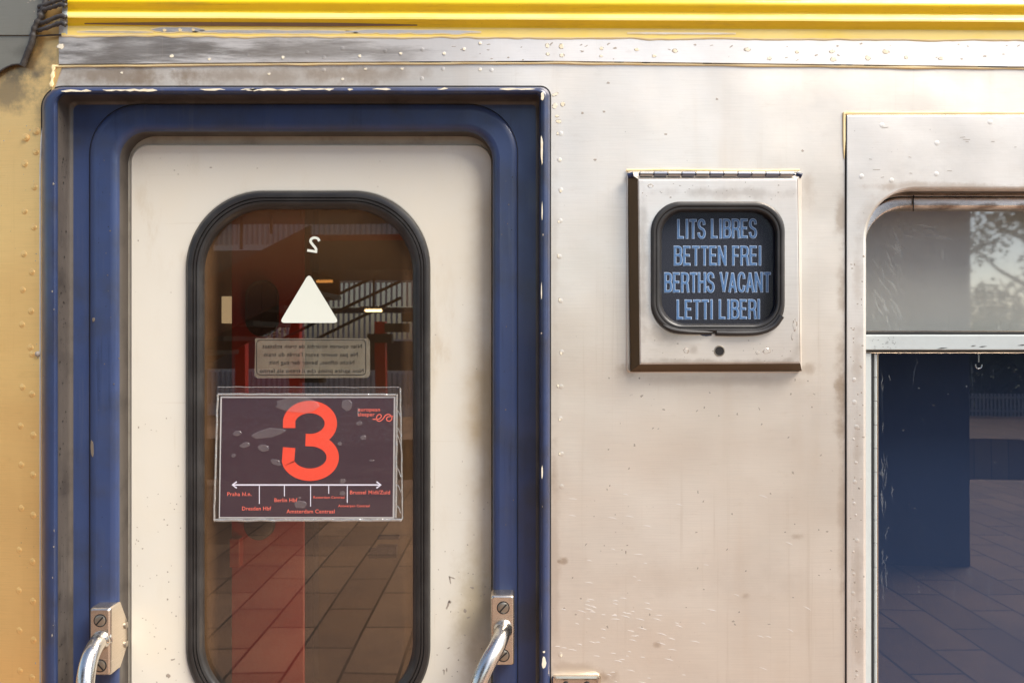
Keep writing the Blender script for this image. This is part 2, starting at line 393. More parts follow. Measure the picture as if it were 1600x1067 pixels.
M['box_bevel_shade'] = stained_steel('shaded bevel steel', (0.11, 0.068, 0.032), 0.36, 0.6, cloudy=0.9, patch_col=(0.1, 0.07, 0.04))  # dark reflection of the left and bottom bevels put into the colour
M['box_face'] = stained_steel('box steel', (0.85, 0.80, 0.73), 0.36, 0.65, [(1000, 420, 9, 150, 0.4), (1120, 566, 140, 7, 0.5), (1124, 305, 120, 10, 0.35), (1240, 540, 14, 40, 0.35), (1040, 520, 40, 18, 0.4), (1078, 547, 9, 8, 0.35)], wave=0.3)
M['sign_back'] = plain('dark sign film', (0.006, 0.009, 0.020), 0.8)
M['sign_blue'] = plain('blue lettering', (0.085, 0.21, 0.41), 0.5, scale=160, var=0.35)
M['sign_light'] = plain('pale letter outline', (0.50, 0.64, 0.80), 0.5, scale=200, var=0.3)
M['pane_sign'] = glass('sign pane', (0.95, 0.96, 1.0), 0.008, 0.001, fres=0.10)
xa, xb = W(320, 0, -.056)[0], W(646, 0, -.056)[0]; za, zb = W(0, 1100, -.056)[2], W(0, 327, -.056)[2]
M['pane_door'] = glass('brown tinted door pane', (0.80, 0.74, 0.68), 0.092, 0.008, (0.32, 0.18, 0.085), 0.05, edge=((xa+xb)/2, (xb-xa)/2, (za+zb)/2, (zb-za)/2, 0.026, 0.22), speck=0.028, rough=0.012, top=(1.74, 1.93, 0.15))
M['pane_top'] = glass('upper window pane', (0.95, 0.97, 0.97), 0.24, 0.06, (0.70, 0.73, 0.68), 0.5, rough=0.03)
M['pane_low'] = glass('lower window pane', (0.80, 0.88, 0.97), 0.078, 0.005, (0.45, 0.55, 0.65), 0.2, rough=0.012)
M['window_alu'] = paint('pale grey window bar', (0.50, 0.55, 0.55), 0.35, (0.40, 0.43, 0.43), 0.4, 20)
M['window_dark'] = plain('dark window gap', (0.03, 0.03, 0.03), 0.6)
M['moulding'] = stained_steel('tarnished moulding', (0.86, 0.75, 0.65), 0.28, 0.9, [(1440+60*k_, 317, 26, 6, .8) for k_ in range(0, 20)], cloudy=0.6, wave=0.2, streak=0.9, patch_col=(0.16, 0.09, 0.05))
M['blind'] = plain('pale roller blind', (0.66, 0.64, 0.58), 0.8, scale=3, var=0.1)
M['navy'] = plain('navy roller blind', (0.014, 0.033, 0.082), 0.7, scale=4, var=0.3)
M['wall_in'] = plain('brown interior panel', (0.085, 0.066, 0.043), 0.5, scale=3)
M['grey_in'] = plain('grey interior panel', (0.17, 0.155, 0.14), 0.5, scale=3)
M['ceil_in'] = plain('brown interior ceiling', (0.26, 0.17, 0.09), 0.6, scale=3)
M['red_in'] = plain('red interior door', (0.24, 0.016, 0.008), 0.45, scale=4)
M['white_mark'] = plain('greenish white sticker', (0.74, 0.77, 0.68), 0.5, scale=20, var=0.06)
M['notice'] = film('yellowed notice film', (0.42, 0.37, 0.27), 0.30, 0.06, 0.25, 0.8, 60)
M['ink'] = plain('black ink', (0.012, 0.010, 0.008), 0.6)
M['paper'] = NT('aubergine print')
t = M['paper']; t.set(base=t.mix(t.math('MULTIPLY', t.noise(6, 4, 0.6, t.vec((1, 1, 3))), 0.5), (0.044, 0.019, 0.030), (0.030, 0.014, 0.021)), rough=0.45, coat=0.15, normal=t.bump(t.noise(9, 2), 0.2, 0.006)); M['paper'] = t.mat
M['paper_white'] = plain('white paper edge', (0.62, 0.60, 0.58), 0.6)
M['print_red'] = plain('coral red print', (0.86, 0.075, 0.035), 0.4, coat=0.0, scale=8, var=0.08)
M['print_pink'] = plain('coral letter print', (0.86, 0.16, 0.11), 0.5, scale=8, var=0.05)
M['print_white'] = plain('white line print', (0.78, 0.76, 0.86), 0.5, scale=8, var=0.05)
M['sleeve'] = film('clear plastic sleeve', (0.6, 0.58, 0.55), 0.02, 0.05, 0.10, 0.6, 10)
M['sleeve_rim'] = film('sleeve welded rim', (0.62, 0.60, 0.56), 0.34, 0.30, 0.16, 1.0, 60)
M['bubble'] = film('trapped air bubble', (0.55, 0.50, 0.50), 0.12, 0.08, 0.25)
M['lamp_orange'] = plain('orange lit lamp', (1.0, 0.42, 0.10), emit=1.6)
M['lamp_warm'] = plain('lit lamp', (1.0, 0.72, 0.36), emit=9.0)  # also the glow of the added fill panel
# ================================================================== SETTING
def paving():
    t = NT('pink concrete pavers')
    v = t.vec((1, 1, 1), rot=(0, 0, R(90)))
    b = t.new('TexBrick'); t.t.links.new(v, b.inputs['Vector'])
    b.inputs['Scale'].default_value = 1.0; b.inputs['Brick Width'].default_value = 0.60; b.inputs['Row Height'].default_value = 0.29
    b.inputs['Mortar Size'].default_value = 0.009; b.inputs['Mortar Smooth'].default_value = 0.2
    b.inputs['Color1'].default_value = (0.39, 0.245, 0.16, 1); b.inputs['Color2'].default_value = (0.25, 0.155, 0.105, 1); b.inputs['Mortar'].default_value = (0.05, 0.04, 0.035, 1)
    col = t.mix(t.math('MULTIPLY', t.mapr(t.noise(1.3, 6, 0.65), 0.38, 0.7), 0.6), b.outputs[0], (0.17, 0.12, 0.10))
    t.set(base=col, rough=0.75, normal=t.bump(t.noise(60, 4), 0.3, 0.01)); return t.mat
M['paving'] = paving()
M['ballast'] = plain('track ballast', (0.16, 0.13, 0.11), 0.95, scale=18, var=0.4)
M['earth'] = plain('grass and earth', (0.07, 0.085, 0.035), 0.95, scale=3, var=0.3)
M['concrete'] = plain('concrete edge', (0.36, 0.34, 0.31), 0.8, scale=8)
M['dark_steel'] = plain('dark painted steel', (0.045, 0.048, 0.055), 0.5, scale=6)
M['pillar'] = plain('navy painted pillar', (0.020, 0.042, 0.115), 0.45, scale=3, var=0.2)
M['red_steel'] = plain('red painted steel', (0.50, 0.028, 0.022), 0.45, scale=5)
M['red_dark'] = plain('dark red steel', (0.10, 0.014, 0.014), 0.5, scale=5)
M['grey_rib'] = plain('grey ribs', (0.42, 0.44, 0.48), 0.6, scale=6)
M['white_clad'] = plain('white cladding', (0.86, 0.86, 0.87), 0.6, scale=6, var=0.06)
M['bark'] = plain('bark', (0.09, 0.065, 0.045), 0.9)
M['leaf'] = plain('leaves', (0.055, 0.085, 0.03), 0.6, scale=2, var=0.5)

mb = MB(); mb.box(-26, 26, -7.7, -0.16, -0.9, 0.0); tag(mb.build('platform', M['paving'], smooth=0), kind='structure')
mb = MB(); mb.box(-60, 60, -11.6, 6, -1.3, -0.95); tag(mb.build('track_bed', M['ballast'], smooth=0), kind='structure')
mb = MB(); mb.box(-26, 26, -15.5, -11.6, -0.9, 0.0); tag(mb.build('far_platform', M['paving'], smooth=0), kind='structure')
mb = MB(); mb.poly([(-500, -500, -1.31), (500, -500, -1.31), (500, 500, -1.31), (-500, 500, -1.31)])
tag(mb.build('ground', M['earth'], smooth=0), kind='structure')
mb = MB()
for y in (-8.9, -10.35): mb.box(-60, 60, y-0.035, y+0.035, -0.93, -0.78)
tag(mb.build('rail_track', M['dark_steel'], smooth=0), kind='structure')

# navy pillar whose reflection fills the left of the compartment window
r = empty('platform_pillar', (2.95, -4.5, 0)); tag(r, 'broad navy platform pillar reflected in the compartment window', 'pillar')
mb = MB(); mb.box(2.45, 3.475, -4.8, -4.22, 0.0, 4.8); shift(mb.build('shaft', M['pillar'], r, 0), r)

# footbridge and its stairs, reflected in the door window
r = empty('footbridge', (-2.3, -5.7, 0)); tag(r, 'dark footbridge deck reflected above the door and over the stairs', 'bridge')
mb = MB(); mb.box(-3.9, -0.55, -7.4, -3.5, 3.1, 3.45); shift(mb.build('deck', M['dark_steel'], r, 0), r)
for px_ in (-3.75, -0.7):
    mb = MB(); mb.box(px_-0.07, px_+0.07, -7.3, -7.16, 0, 3.1); shift(mb.build('post', M['dark_steel'], r, 0), r)
for yy in (-7.4, -3.54):
    mb = MB(); mb.box(-3.9, -0.55, yy, yy+0.04, 3.45, 4.6); shift(mb.build('parapet', M['dark_steel'], r, 0), r)
r = empty('station_stairs', (-3.6, -6.6, 0)); tag(r, 'dark red sided station stairs with handrails reflected in the door window', 'stairs')
def slope_box(x0, z0, x1, z1, th, y0, y1, mat, name):
    mb = MB()
    A = [(x0, z0), (x1, z1), (x1, z1+th), (x0, z0+th)]
    mb.rings([[(x, y0, z) for x, z in A], [(x, y1, z) for x, z in A]], cap0=True, cap1=True)
    return shift(mb.build(name, mat, r, 0), r)
for yy in (-6.0, -7.3): slope_box(-6.3, 0.0, -2.0, 2.24, 0.62, yy, yy+.06, M['red_dark'], 'stringer')
mb = MB()
for k in range(14): mb.box(-6.2 + k*0.3, -5.88 + k*0.3, -7.24, -6.0, 0.14 + k*0.156, 0.19 + k*0.156)
shift(mb.build('treads', M['dark_steel'], r, 0), r)
for k in range(14):
    mb = MB(); x = -6.0 + k*.3; mb.box(x-.012, x+.012, -5.99, -5.965, .75+(x+6.3)*.52, 1.75+(x+6.3)*.52); shift(mb.build('baluster', M['dark_steel'], r, 0), r)
mb = MB(); mb.tube([(-6.3, -5.98, 1.75), (-2.0, -5.98, 3.99)], .025, 8); shift(mb.build('handrail', M['grey_rib'], r), r)
mb = MB(); mb.box(-2.0, -0.6, -7.3, -5.94, 2.4, 2.74); shift(mb.build('landing', M['dark_steel'], r, 0), r)
mb = MB(); mb.box(-2.0, -0.6, -5.938, -5.92, 2.70, 2.76); shift(mb.build('landing_edge', M['red_steel'], r, 0), r)
for hh in (0.75, 0.95, 1.15):
    mb = MB(); mb.tube([(-2.75, -7.34, hh+.75), (-1.3, -7.34, hh+1.45)], 0.018, 8); shift(mb.build('handrail', M['dark_steel'], r), r)
mb = MB()
for k in range(7): mb.box(-2.5+k*.2, -2.22+k*.2, -7.5, -7.36, 1.2+k*.12, 1.30+k*.12)
shift(mb.build('upper_treads', M['dark_steel'], r, 0), r)
r = empty('ribbed_building', (-3.5, -16.6, 0)); tag(r, 'pale ribbed open sided station building reflected behind the stairs', 'building')
mb = MB(); mb.box(-11, -1.6, -16.9, -16.4, -0.9, 1.74); shift(mb.build('wall', M['white_clad'], r, 0), r)
mb = MB(); mb.box(-11, -1.6, -16.9, -16.4, 3.12, 5.4); shift(mb.build('wall', M['white_clad'], r, 0), r)
mb = MB(); mb.box(-11, -1.6, -16.9, -16.4, 2.36, 2.48); shift(mb.build('floor_slab', M['dark_steel'], r, 0), r)
mb = MB()
for z0_, z1_ in ((0.2, 0.95), (1.75, 2.35), (2.5, 3.1), (4.05, 5.2)):
    mb = MB()
    for k in range(72): mb.box(-10.9+k*0.125, -10.86+k*0.125, -16.4, -16.34, z0_, z1_)
    shift(mb.build('ribs', M['grey_rib'], r, 0), r)
for z0_, z1_ in ((1.02, 1.70), (3.2, 3.9)):
    mb = MB(); mb.box(-10.9, -1.7, -16.4, -16.37, z0_, z1_); shift(mb.build('window_band', M['dark_steel'], r, 0), r)
mb = MB(); mb.box(-11.2, -1.4, -17.1, -16.2, 5.4, 5.6); shift(mb.build('roof', M['dark_steel'], r, 0), r)
for i, (x, y, h_) in enumerate(((-1.56, -7.45, 1.92), (-2.58, -7.45, 2.3), (-3.22, -7.45, 2.4))):
    r = empty('railing_post', (x, y, 0)); tag(r, 'red square railing post reflected in the door window', 'post', 'red posts on the platform')
    mb = MB(); mb.box(-0.06, 0.06, -0.06, 0.06, 0.03, h_); mb.build('shaft', M['red_steel'], r, 0)
    mb = MB(); mb.box(-0.1, 0.1, -0.1, 0.1, 0, 0.03); mb.build('base_plate', M['dark_steel'], r, 0)
r = empty('picket_fence', (6, -15.2, 0)); tag(r, 'low pale picket fence along the far platform reflected in the lower window', 'fence')
mb = MB()
for k in range(150): mb.box(3+k*0.085, 3.045+k*0.085, -15.2, -15.18, 0.02, 0.52)
shift(mb.build('pickets', M['grey_rib'], r, 0), r)
for zz in (0.12, 0.42):
    mb = MB(); mb.box(3, 15.75, -15.18, -15.15, zz, zz+0.04); shift(mb.build('rail', M['grey_rib'], r, 0), r)
r = empty('hedge', (9, -17.2, -0.9)); tag(r, 'dark hedge behind the picket fence reflected in the lower window', 'hedge')
mb = MB(); rnd = random.Random(5)
for _ in range(4500):
    p = Vector((rnd.uniform(-8, 10), rnd.uniform(-.7, .7), rnd.uniform(0, 2.5 + .3*mnoise.noise((_*.01, 0, 0)))))
    a = Vector((rnd.gauss(0,1), rnd.gauss(0,1), rnd.gauss(0,1))).normalized(); b = a.orthogonal().normalized()*rnd.uniform(.06,.12); a *= rnd.uniform(.1,.17)
    mb.poly([p-a, p+b, p+a, p-b])
mb.build('foliage', M['leaf'], r, 0)
for i, (x, y, z) in enumerate(((-1.56, -7.0, 2.02), (-2.12, -7.0, 2.36))):
    r = empty('platform_lamp', (x, y, z)); tag(r, ('lit platform lamp reflected right of the white triangle', 'lit platform lamp reflected above the white triangle')[i], 'lamp', 'lamps under the landing')
    mb = MB(); mb.box(-0.09, 0.09, -0.03, 0.03, 0, 0.028); mb.build('diffuser', (M['lamp_warm'], M['lamp_orange'])[i], r, 0)
    mb = MB(); mb.box(-0.14, 0.14, -0.06, 0.06, 0.037, 0.06); 
    if z < 2.3: mb.box(-0.01, 0.01, -0.01, 0.01, 0.06, 2.4-z)
    mb.build('housing', M['dark_steel'], r, 0)
# trees beyond the tracks
mb = MB(); rnd = random.Random(3)
clumps = [(rnd.gauss(0, 1.5), rnd.gauss(0, 1.3), rnd.uniform(2.2, 8.6)) for _ in range(40)]
for _ in range(9500):
    c = rnd.choice(clumps)
    p = Vector((c[0]+rnd.gauss(0, .36), c[1]+rnd.gauss(0, .4), c[2]+rnd.gauss(0, .3)))
    a = Vector((rnd.gauss(0,1), rnd.gauss(0,1), rnd.gauss(0,1))).normalized(); b = a.orthogonal().normalized()*rnd.uniform(.03,.065); a *= rnd.uniform(.05,.10)
    mb.poly([p-a, p+b, p+a, p-b])
crown = mb
tr = MB(); tr.tube([(0,0,0),(0.05,0,2),(-0.05,0.05,4),(0.1,0,6.5),(0,0,8.2)], [0.2,0.17,0.13,0.08,0.02], 8)
for k in range(12):
    a = k*2.4; z = 2.4+k*0.42
    tr.tube([(0,0,z),(math.cos(a)*.8,math.sin(a)*.8,z+.5),(math.cos(a)*1.5,math.sin(a)*1.5,z+1.2)], [.07,.045,.015], 6)
t0 = empty('tree', (14.3, -19, -0.9)); c0 = crown.build('crown', M['leaf'], t0, 0); k0 = tr.build('trunk', M['bark'], t0)
tag(t0, 'leafy tree against the sky reflected in the upper window', 'tree', 'trees beyond the far platform')
for x, y, a in ((18.6, -20.5, 1.1), (22.5, -20, 4), (-12, -23, .6), (24, -22, 3)):
    t1 = t0.copy(); COL.objects.link(t1); t1.scale = (1, 1, random.uniform(.85, 1.1)); t1.location = (x, y, -0.9); t1.rotation_euler.z = a
    for ch in (c0, k0):
        q = ch.copy(); COL.objects.link(q); q.parent = t1

mb = MB(); rnd = random.Random(11)
for _ in range(2600):
    q_ = rnd.random(); p = Vector((rnd.gauss(0, .9), rnd.gauss(0, .5), .2 + 3.9*q_ + rnd.gauss(0, .2))) * 1.0
    p.x *= 1.2 - .7*q_
    a = Vector((rnd.gauss(0,1), rnd.gauss(0,1), rnd.gauss(0,1))).normalized(); b = a.orthogonal().normalized()*rnd.uniform(.035,.07); a *= rnd.uniform(.06,.11)
    mb.poly([p-a, p+b, p+a, p-b])
r = empty('bush', (14.1, -20.6, -0.9)); tag(r, 'tall bush below the tree reflected in the upper window', 'bush'); mb.build('foliage', M['leaf'], r, 0)
mb = MB(); mb.tube([(0,0,0),(.1,0,1.4),(-.1,.1,3.2)], [.07,.05,.02], 6); mb.build('stem', M['bark'], r)

# ================================================================== CARRIAGE
car = empty('railway_carriage', (0, 0, 0))
tag(car, 'brushed steel railway carriage with cream door in a blue frame and a yellow moulding', 'railway carriage')
BOT = 2080          # photo row of the carriage's lower edge (out of view)
RIGHT = 2900

# --- main side panel (L shaped round the door and the window panel)
mb = MB()
mb.poly([W(*p, 0) for p in ((84,103),(860,97.5),(1100,101),(1600,106),(RIGHT,118),(RIGHT,184),(1326,184),(1326,BOT),(853,BOT),(853,146),(80,146))])
def chip(px, py, rx, ry, d=0.0, a=0.0, m=2):
    mb.flake(px, py, rx*1.18, ry*1.18, d, 1, 0.2, a, h=0.0001)
    mb.flake(px, py, rx, ry, d, m, 0.22, a, h=0.0004)
for py in (209, 250, 297, 345, 401, 470, 550, 604, 654, 709, 760, 876, 1022):     # rivet row beside the door frame
    mb.dome(876 + random.uniform(-2, 2), py, 3.8, 0, 0.00028, 0)
    if random.random() < 0.75: chip(874 + random.uniform(-3, 3), py + random.uniform(-2, 2), 1.6, 2.2)
for px, py, rx, ry, a in ((867,148,4.5,2,-.4),(867,166,3.2,4.2,.5),(879,163,3,3,0),(870,182,2.6,1.4,0),(873,190,3.6,2.3,0)): chip(px, py, rx, ry, 0, a)
for px, py in ((910,177),(944,175),(1040,210),(1254,236),(950,130),(1120,155),(930,250)): mb.flake(px, py, 2.0, 1.6, 0, 3, 0.4, h=0.0001)
for px, py in ((506,110),(535,124),(571,108),(628,108),(659,123),(692,108),(750,109),(768,110),(270,110),(190,114),(420,116)):
    mb.dome(px, py, 3.2, 0, 0.00028, 0)
    if random.random() < 0.5: chip(px, py, 2.2, 1.5)
for _ in range(95):                                                               # short bright scratches
    px = random.gauss(960, 60); py = random.gauss(975, 55)
    if random.random() < 0.25: px, py = random.uniform(880, 1300), random.uniform(760, 1060)
    if not (868 < px < 1300 and py < 1090) or (py > 1045 and px < 950): continue
    l = random.uniform(2.5, 8); s = random.uniform(0.02, 0.28) + max(0, (px-1000)/300)*0.4
    pts = [(px + l*u, py + l*s*u + 0.7*u*u, ) for u in (-1, -.4, .2, .7, 1)]
    stroke(mb, pts, [0.2, 0.8, 1.1, 0.8, 0.2], 0.0003, 4)
for _ in range(60):
    px, py = random.uniform(880, 1300), random.uniform(590, 1060)
    mb.flake(px, py, random.uniform(.8, 2.4), random.uniform(.6, 1.4), 0, 3, 0.4, random.uniform(0, 3), h=0.0001)
M['scratch'] = plain('bright scratch', (0.93, 0.90, 0.86), 0.35, 0.2, var=0.0)
M['smudge'] = plain('brown speck', (0.46, 0.40, 0.33), 0.6, 0.2, scale=300, var=0.4)
mb.build('side_panel', [M['steel'], M['smudge'], M['cream_chip'], M['smudge'], M['scratch']], car, 30)

# --- raised panel round the compartment window
mb = MB()
WR = (76, 60, 60, 60)
mb.loft([(1322.5,180,RIGHT,1560,2,0.0), (1323,180.5,RIGHT-1,1559,2,0.0028), (1324,181.5,RIGHT-2,1558,2,0.0034),
         (1349,292,2560,1350,(82,66,66,66),0.0034), (1351.5,294.5,2557,1347,(79,63,63,63),0.0026),
         (1353,296,2555,1345,(77,62,62,62),0.0), (1353.5,297,2554,1344,(76,61,61,61),-0.012,0.0),
         (1353.5,297,2554,1344,(76,61,61,61),-0.052,0.0)], ms=[0,0,0,0,0,0,1])
for px, py in ((1378,196),(1547,191),(1464,224),(1346,276),(1393,282),(1463,272)): mb.dome(px, py, 3.8, 0.0034, 0.00025, 0)
for k in range(16):
    mb.dome(1336 + random.uniform(-3, 4), 600 + k*30 + random.uniform(-9, 9), random.uniform(1.6, 4), 0.0034, 0.0003, 0)
for _ in range(50): mb.flake(random.uniform(1328, 1350), random.uniform(400, 1067), random.uniform(.6, 1.8), random.uniform(.6, 1.6), 0.0034, 2, 0.4, h=0.0001)
for _ in range(12):
    px, py = random.uniform(1340, 1590), random.uniform(195, 285); stroke(mb, [(px, py), (px+random.uniform(3, 12), py+random.uniform(-1, 1))], 0.8, 0.0037, 2)
mb.build('window_panel', [M['steel_win'], M['grimy'], M['smudge']], car, 30)
# dark joint beside the window panel, and the yellow paint bead left on its edge
mb = MB(); mb.poly([W(1320.2,180,0.0006), W(1323.4,180,0.0006), W(1323.6,BOT,0.0006), W(1321,BOT,0.0006)])
mb.build('panel_joint', M['seamgap'], car)
mb = MB()
mb.tube([W(1318 + 1.0*i, 178 + 1.5*math.sin(i*1.7)*0.3, 0.001) for i in range(0, 2)] + [W(x, 177 + 0.8*mnoise.noise((x*.03, 1, 0)), 0.001) for x in range(1322, RIGHT, 12)], 2.7*S, 8, 0, squash=0.6)
mb.tube([W(1319, 176 + y, 0.001) for y in range(0, 74, 6)], [2.2*S]*8 + [1.9*S, 1.6*S, 1.2*S, .8*S, .4*S], 8, 0, squash=0.6)
mb.build('paint_bead', M['cream_rim'], car)
mb = MB(); mb.poly([W(1324,1558,-.001), W(RIGHT,1558,-.001), W(RIGHT,BOT,-.001), W(1324,BOT,-.001)]); mb.build('lower_panel', M['steel'], car)

# --- cover strip under the yellow moulding
def tilt(px): return (px - 100) / 1500 * 7
xs = [92 + 24*i for i in range(118)]
def seam_y(px):
    pts = ((80,102.5),(450,99),(860,97),(1100,100),(1600,106),(3000,120))
    for (a, b), (c, e) in zip(pts, pts[1:]):
        if px <= c: return b + (e-b)*(px-a)/(c-a)
    return pts[-1][1]
mb = MB()
mb.rings([[W(x, 40+tilt(x), 0.0040) for x in xs], [W(x, seam_y(x)-1.6, 0.0040) for x in xs], [W(x, seam_y(x)-0.4, 0.0006) for x in xs]], closed=False)
for px, py in ((95,72),(267,86),(326,92),(387,86),(442,90),(480,82),(506,90),(535,76),(562,88),(602,80),(660,78),(626,84),(725,77),(750,68),(694,84)): 
    mb.dome(px, py, 3.2, 0.004, 0.00022, 0)
    if random.random() < 0.25: mb.flake(px, py, 2.2, 1.8, 0.0046, 2, 0.3)
for px, py, rx, ry in ((95,73,5,3.5),(268,88,2.5,2.2),(327,93,2,1.6),(855,72,2.4,3),(877,73,3.4,3.2),(856,85,2.4,2),(878,87,3,2.4),(940,76,2.6,2),(939,88,2.2,1.6),(1300,81,3.4,2),(1302,93,3.6,3),(1356,91,3.6,3),(1384,81,4.5,2.6),(1416,90,2.8,2.2),(1168,78,4,2.4),(1055,80,3.5,2.4),(1245,82,2.5,1.6),(1202,92,2.8,2),(995,78,3,2),(1022,88,3,1.6),(1470,92,3,2)):
    mb.flake(px, py, rx*1.18, ry*1.18, 0.004, 1, .25, h=0.0001); mb.flake(px, py, rx, ry, 0.004, 2, .25, h=0.0004)
for _ in range(40):
    px, py = random.uniform(700, 1600), random.uniform(68, 95); mb.flake(px, py, random.uniform(1, 3), random.uniform(.5, 1.2), 0.004, 1, .4, random.uniform(-.6, .3), h=0.0001)
mb.build('cover_strip', [M['steel_strip'], M['smudge'], M['cream_chip']], car, 30)
mb = MB()
mb.tube([W(x, seam_y(x) + 1.4 + 0.9*mnoise.noise((x*.02, 5, 0)), 0.0012) for x in range(84, RIGHT, 9)],
        [S*(2.0 + 1.3*mnoise.noise((x*.013, 9, 2))) for x in range(84, RIGHT, 9)], 8, 0, squash=0.7)
mb.tube([W(84 - 4*i/8, 102 + 34*i/8, 0.0012) for i in range(9)], [S*(2.6 + 1.2*math.sin(i*2)) for i in range(9)], 8, 0, squash=0.5)
mb.build('seam_bead', M['cream_rim'], car)
mb = MB()
for a, b in ((640,705),(775,865),(960,975),(1003,1016),(1098,1112),(1302,1314),(1322,1332),(1350,1360),(1528,1574)):
    mb = MB(); mb.tube([W(x, seam_y(x)-1.0, 0.0022) for x in (a, (a+b)/2, b)], [S*.9, S*1.4, S*.7], 6, 0); mb.build('open_seam', M['black'], car)

# --- yellow ribbed moulding
prof = [(-60,-0.004),(-46,0.008),(-36,0.020),(-28,0.024),(-20,0.020),(-12,0.010),(-7,0.014),(-3,0.023),(1,0.026),(4,0.0255),(8,0.021),(13,0.014),(16.5,0.0115),(19,0.0135),(22,0.020),(25,0.0245),(28,0.0245),(31,0.020),(35,0.013),(38.5,0.008),(41,0.0062),(44,0.0058),(54,0.0056)]
prof = [(p_, 0.0045 + (d_ - 0.0056)*0.5) for p_, d_ in prof]
xs2 = [104 + 20*i for i in range(141)]
mb = MB()
rows = []
for py, d in prof:
    rows.append([W(x, py + tilt(x) + 0.5*mnoise.noise((x*.01, py*.05, 3)), d) for x in xs2])
mb.rings(rows, 0, closed=False, ms=[3 if 18 <= prof[k][0] <= 26 or prof[k][0] >= 40 else 0 for k in range(len(prof)-1)])  # rib's upward face gets the pale tone as painted sheen
# lower paint edge: ragged, with a pale rim
xs3 = [96 + 4*i for i in range(700)]
def rag(x, s, a): return a*(mnoise.noise((x*.012, s, 0)) + 0.5*mnoise.noise((x*.05, s, 1)))
edge = [54 + tilt(x) + 1.5 + rag(x, 2, 2.4) for x in xs3]
mb.rings([[W(x, 52+tilt(x), 0.0047) for x in xs3], [W(x, e, 0.0046) for x, e in zip(xs3, edge)]], 3, closed=False)
mb.rings([[W(x, e-0.6, 0.0049) for x, e in zip(xs3, edge)], [W(x, e+1.8+1.2*mnoise.noise((x*.03, 7, 7)), 0.0047) for x, e in zip(xs3, edge)], [W(x, e+2.6+1.2*mnoise.noise((x*.03, 7, 7)), 0.0041) for x, e in zip(xs3, edge)]], 1, closed=False)
# places where the paint has peeled to bare metal
def peel(x0, x1, yc, h, s):
    xx = [x0 + (x1-x0)*i/90 for i in range(91)]
    env = [min(1, 6*i/90, 6*(90-i)/90) for i in range(91)]
    top = [yc + tilt(x) - h*e*(1 + .5*mnoise.noise((x*.03, s, 0))) for x, e in zip(xx, env)]
    bot = [yc + tilt(x) + h*e*(1 + .7*mnoise.noise((x*.04, s, 4)) + .4*mnoise.noise((x*.13, s, 4))) for x, e in zip(xx, env)]
    mb.rings([[W(x, y-1.3, 0.0050) for x, y in zip(xx, top)], [W(x, y+1.5, 0.0050) for x, y in zip(xx, bot)]], 1, closed=False)
    mb.rings([[W(x, y, 0.0052) for x, y in zip(xx, top)], [W(x, y, 0.0052) for x, y in zip(xx, bot)]], 2, closed=False)
peel(236, 320, 46, 3.2, 1); peel(300, 560, 48.5, 2.0, 2); peel(540, 752, 47.5, 2.4, 3); peel(120, 240, 50, 0.7, 5); peel(980, 1150, 48, 0.6, 6)
for x, y in ((257,48),(281,47.5),(302,47)): mb.flake(x, y, 2.6, 2.0, 0.0053, 1)
mb.build('yellow_moulding', [M['yellow'], M['cream_rim'], M['steel_strip'], M['yellow_faded_sheen']], car, 50)
# brown bare underside of the second rib where the paint has gone
mb = MB()
xx = [132 + 8*i for i in range(66)]
e_ = [min(1, i/18, (65-i)/16) for i in range(66)]
mb.rings([[W(x, 36.6+tilt(x)-2.4*e, 0.0080+0.0016*e) for x, e in zip(xx, e_)], [W(x, 38.2+tilt(x)+1.8*e, 0.0068-0.0008*e) for x, e in zip(xx, e_)]], 0, closed=False)
M['bare_brown'] = stained_steel('bare brown metal', (0.30, 0.22, 0.15), 0.5, 0.6, cloudy=0.8)
mb.build('bare_patch', M['bare_brown'], car)
# grey end of the moulding with its crumpled rubber
mb = MB(); rows = []
for py, d in prof[1:]: rows.append([W(94 + 1.5*mnoise.noise((py*.3, 1, 1)) + (py < 24)*3, py, d*0.9 - 0.001), W(105.5 + 2*mnoise.noise((py*.25, 4, 1)), py, d + 0.0006)])
mb.rings(rows, 0, closed=False); mb.build('moulding_end', M['window_alu'], car)
mb = MB()
for y0, s in ((-20, 1), (2, 2), (10, 3), (28, 4), (39, 5)):
    pts = catmull([W(60, y0+9, 0.006), W(70, y0+5+2*s%3, 0.012), W(84, y0+1, 0.014), W(97, y0-3, 0.017), W(103, y0+1, 0.018)], 5)
    mb.tube(pts, [S*(3.6+1.8*mnoise.noise((i*.7, s, 2))) for i in range(len(pts))], 8, 0, squash=0.6)
mb.build('crumpled_gasket', M['rubber_old'], car, 60)

# --- panels at the carriage corner, left of the door
def taper(px, d): return d + min(0, px-66) * S * 0.13        # the carriage narrows towards its end
def TW(px, py, d): return W(px, py, taper(px, d))
mb = MB()
mb.poly([TW(*p, 0.001) for p in ((-900,-150),(60,-150),(104,-150),(104,60),(97,104),(84,142),(74,170),(68,210),(66,260),(66,BOT),(-900,BOT))])
mb.rings([[TW(x, y, 0.0012) for x, y in ((82,150),(72,176),(66.5,215),(64.5,260),(64.5,BOT))], [TW(x, y, 0.0028) for x, y in ((80.5,150),(70.5,176),(65,215),(63,260),(63,BOT))], [TW(x, y, 0.0012) for x, y in ((79,150),(69,176),(63.5,215),(61.5,260),(61.5,BOT))]], 2, closed=False)
riv = [(40,215),(57,205),(57,237),(40,256),(55,292),(40,330),(54,355),(39,397),(51,425),(37,453),(50,486),(36,507),(49,543)]
y = 553
k = 0
while y < 1400:
    riv.append((36 - k*.3 + random.uniform(-2, 2), y + 18)) if k % 2 else riv.append((52 + random.uniform(-1.5, 1.5), y)); y += 29 + random.uniform(-3, 8); k += 1
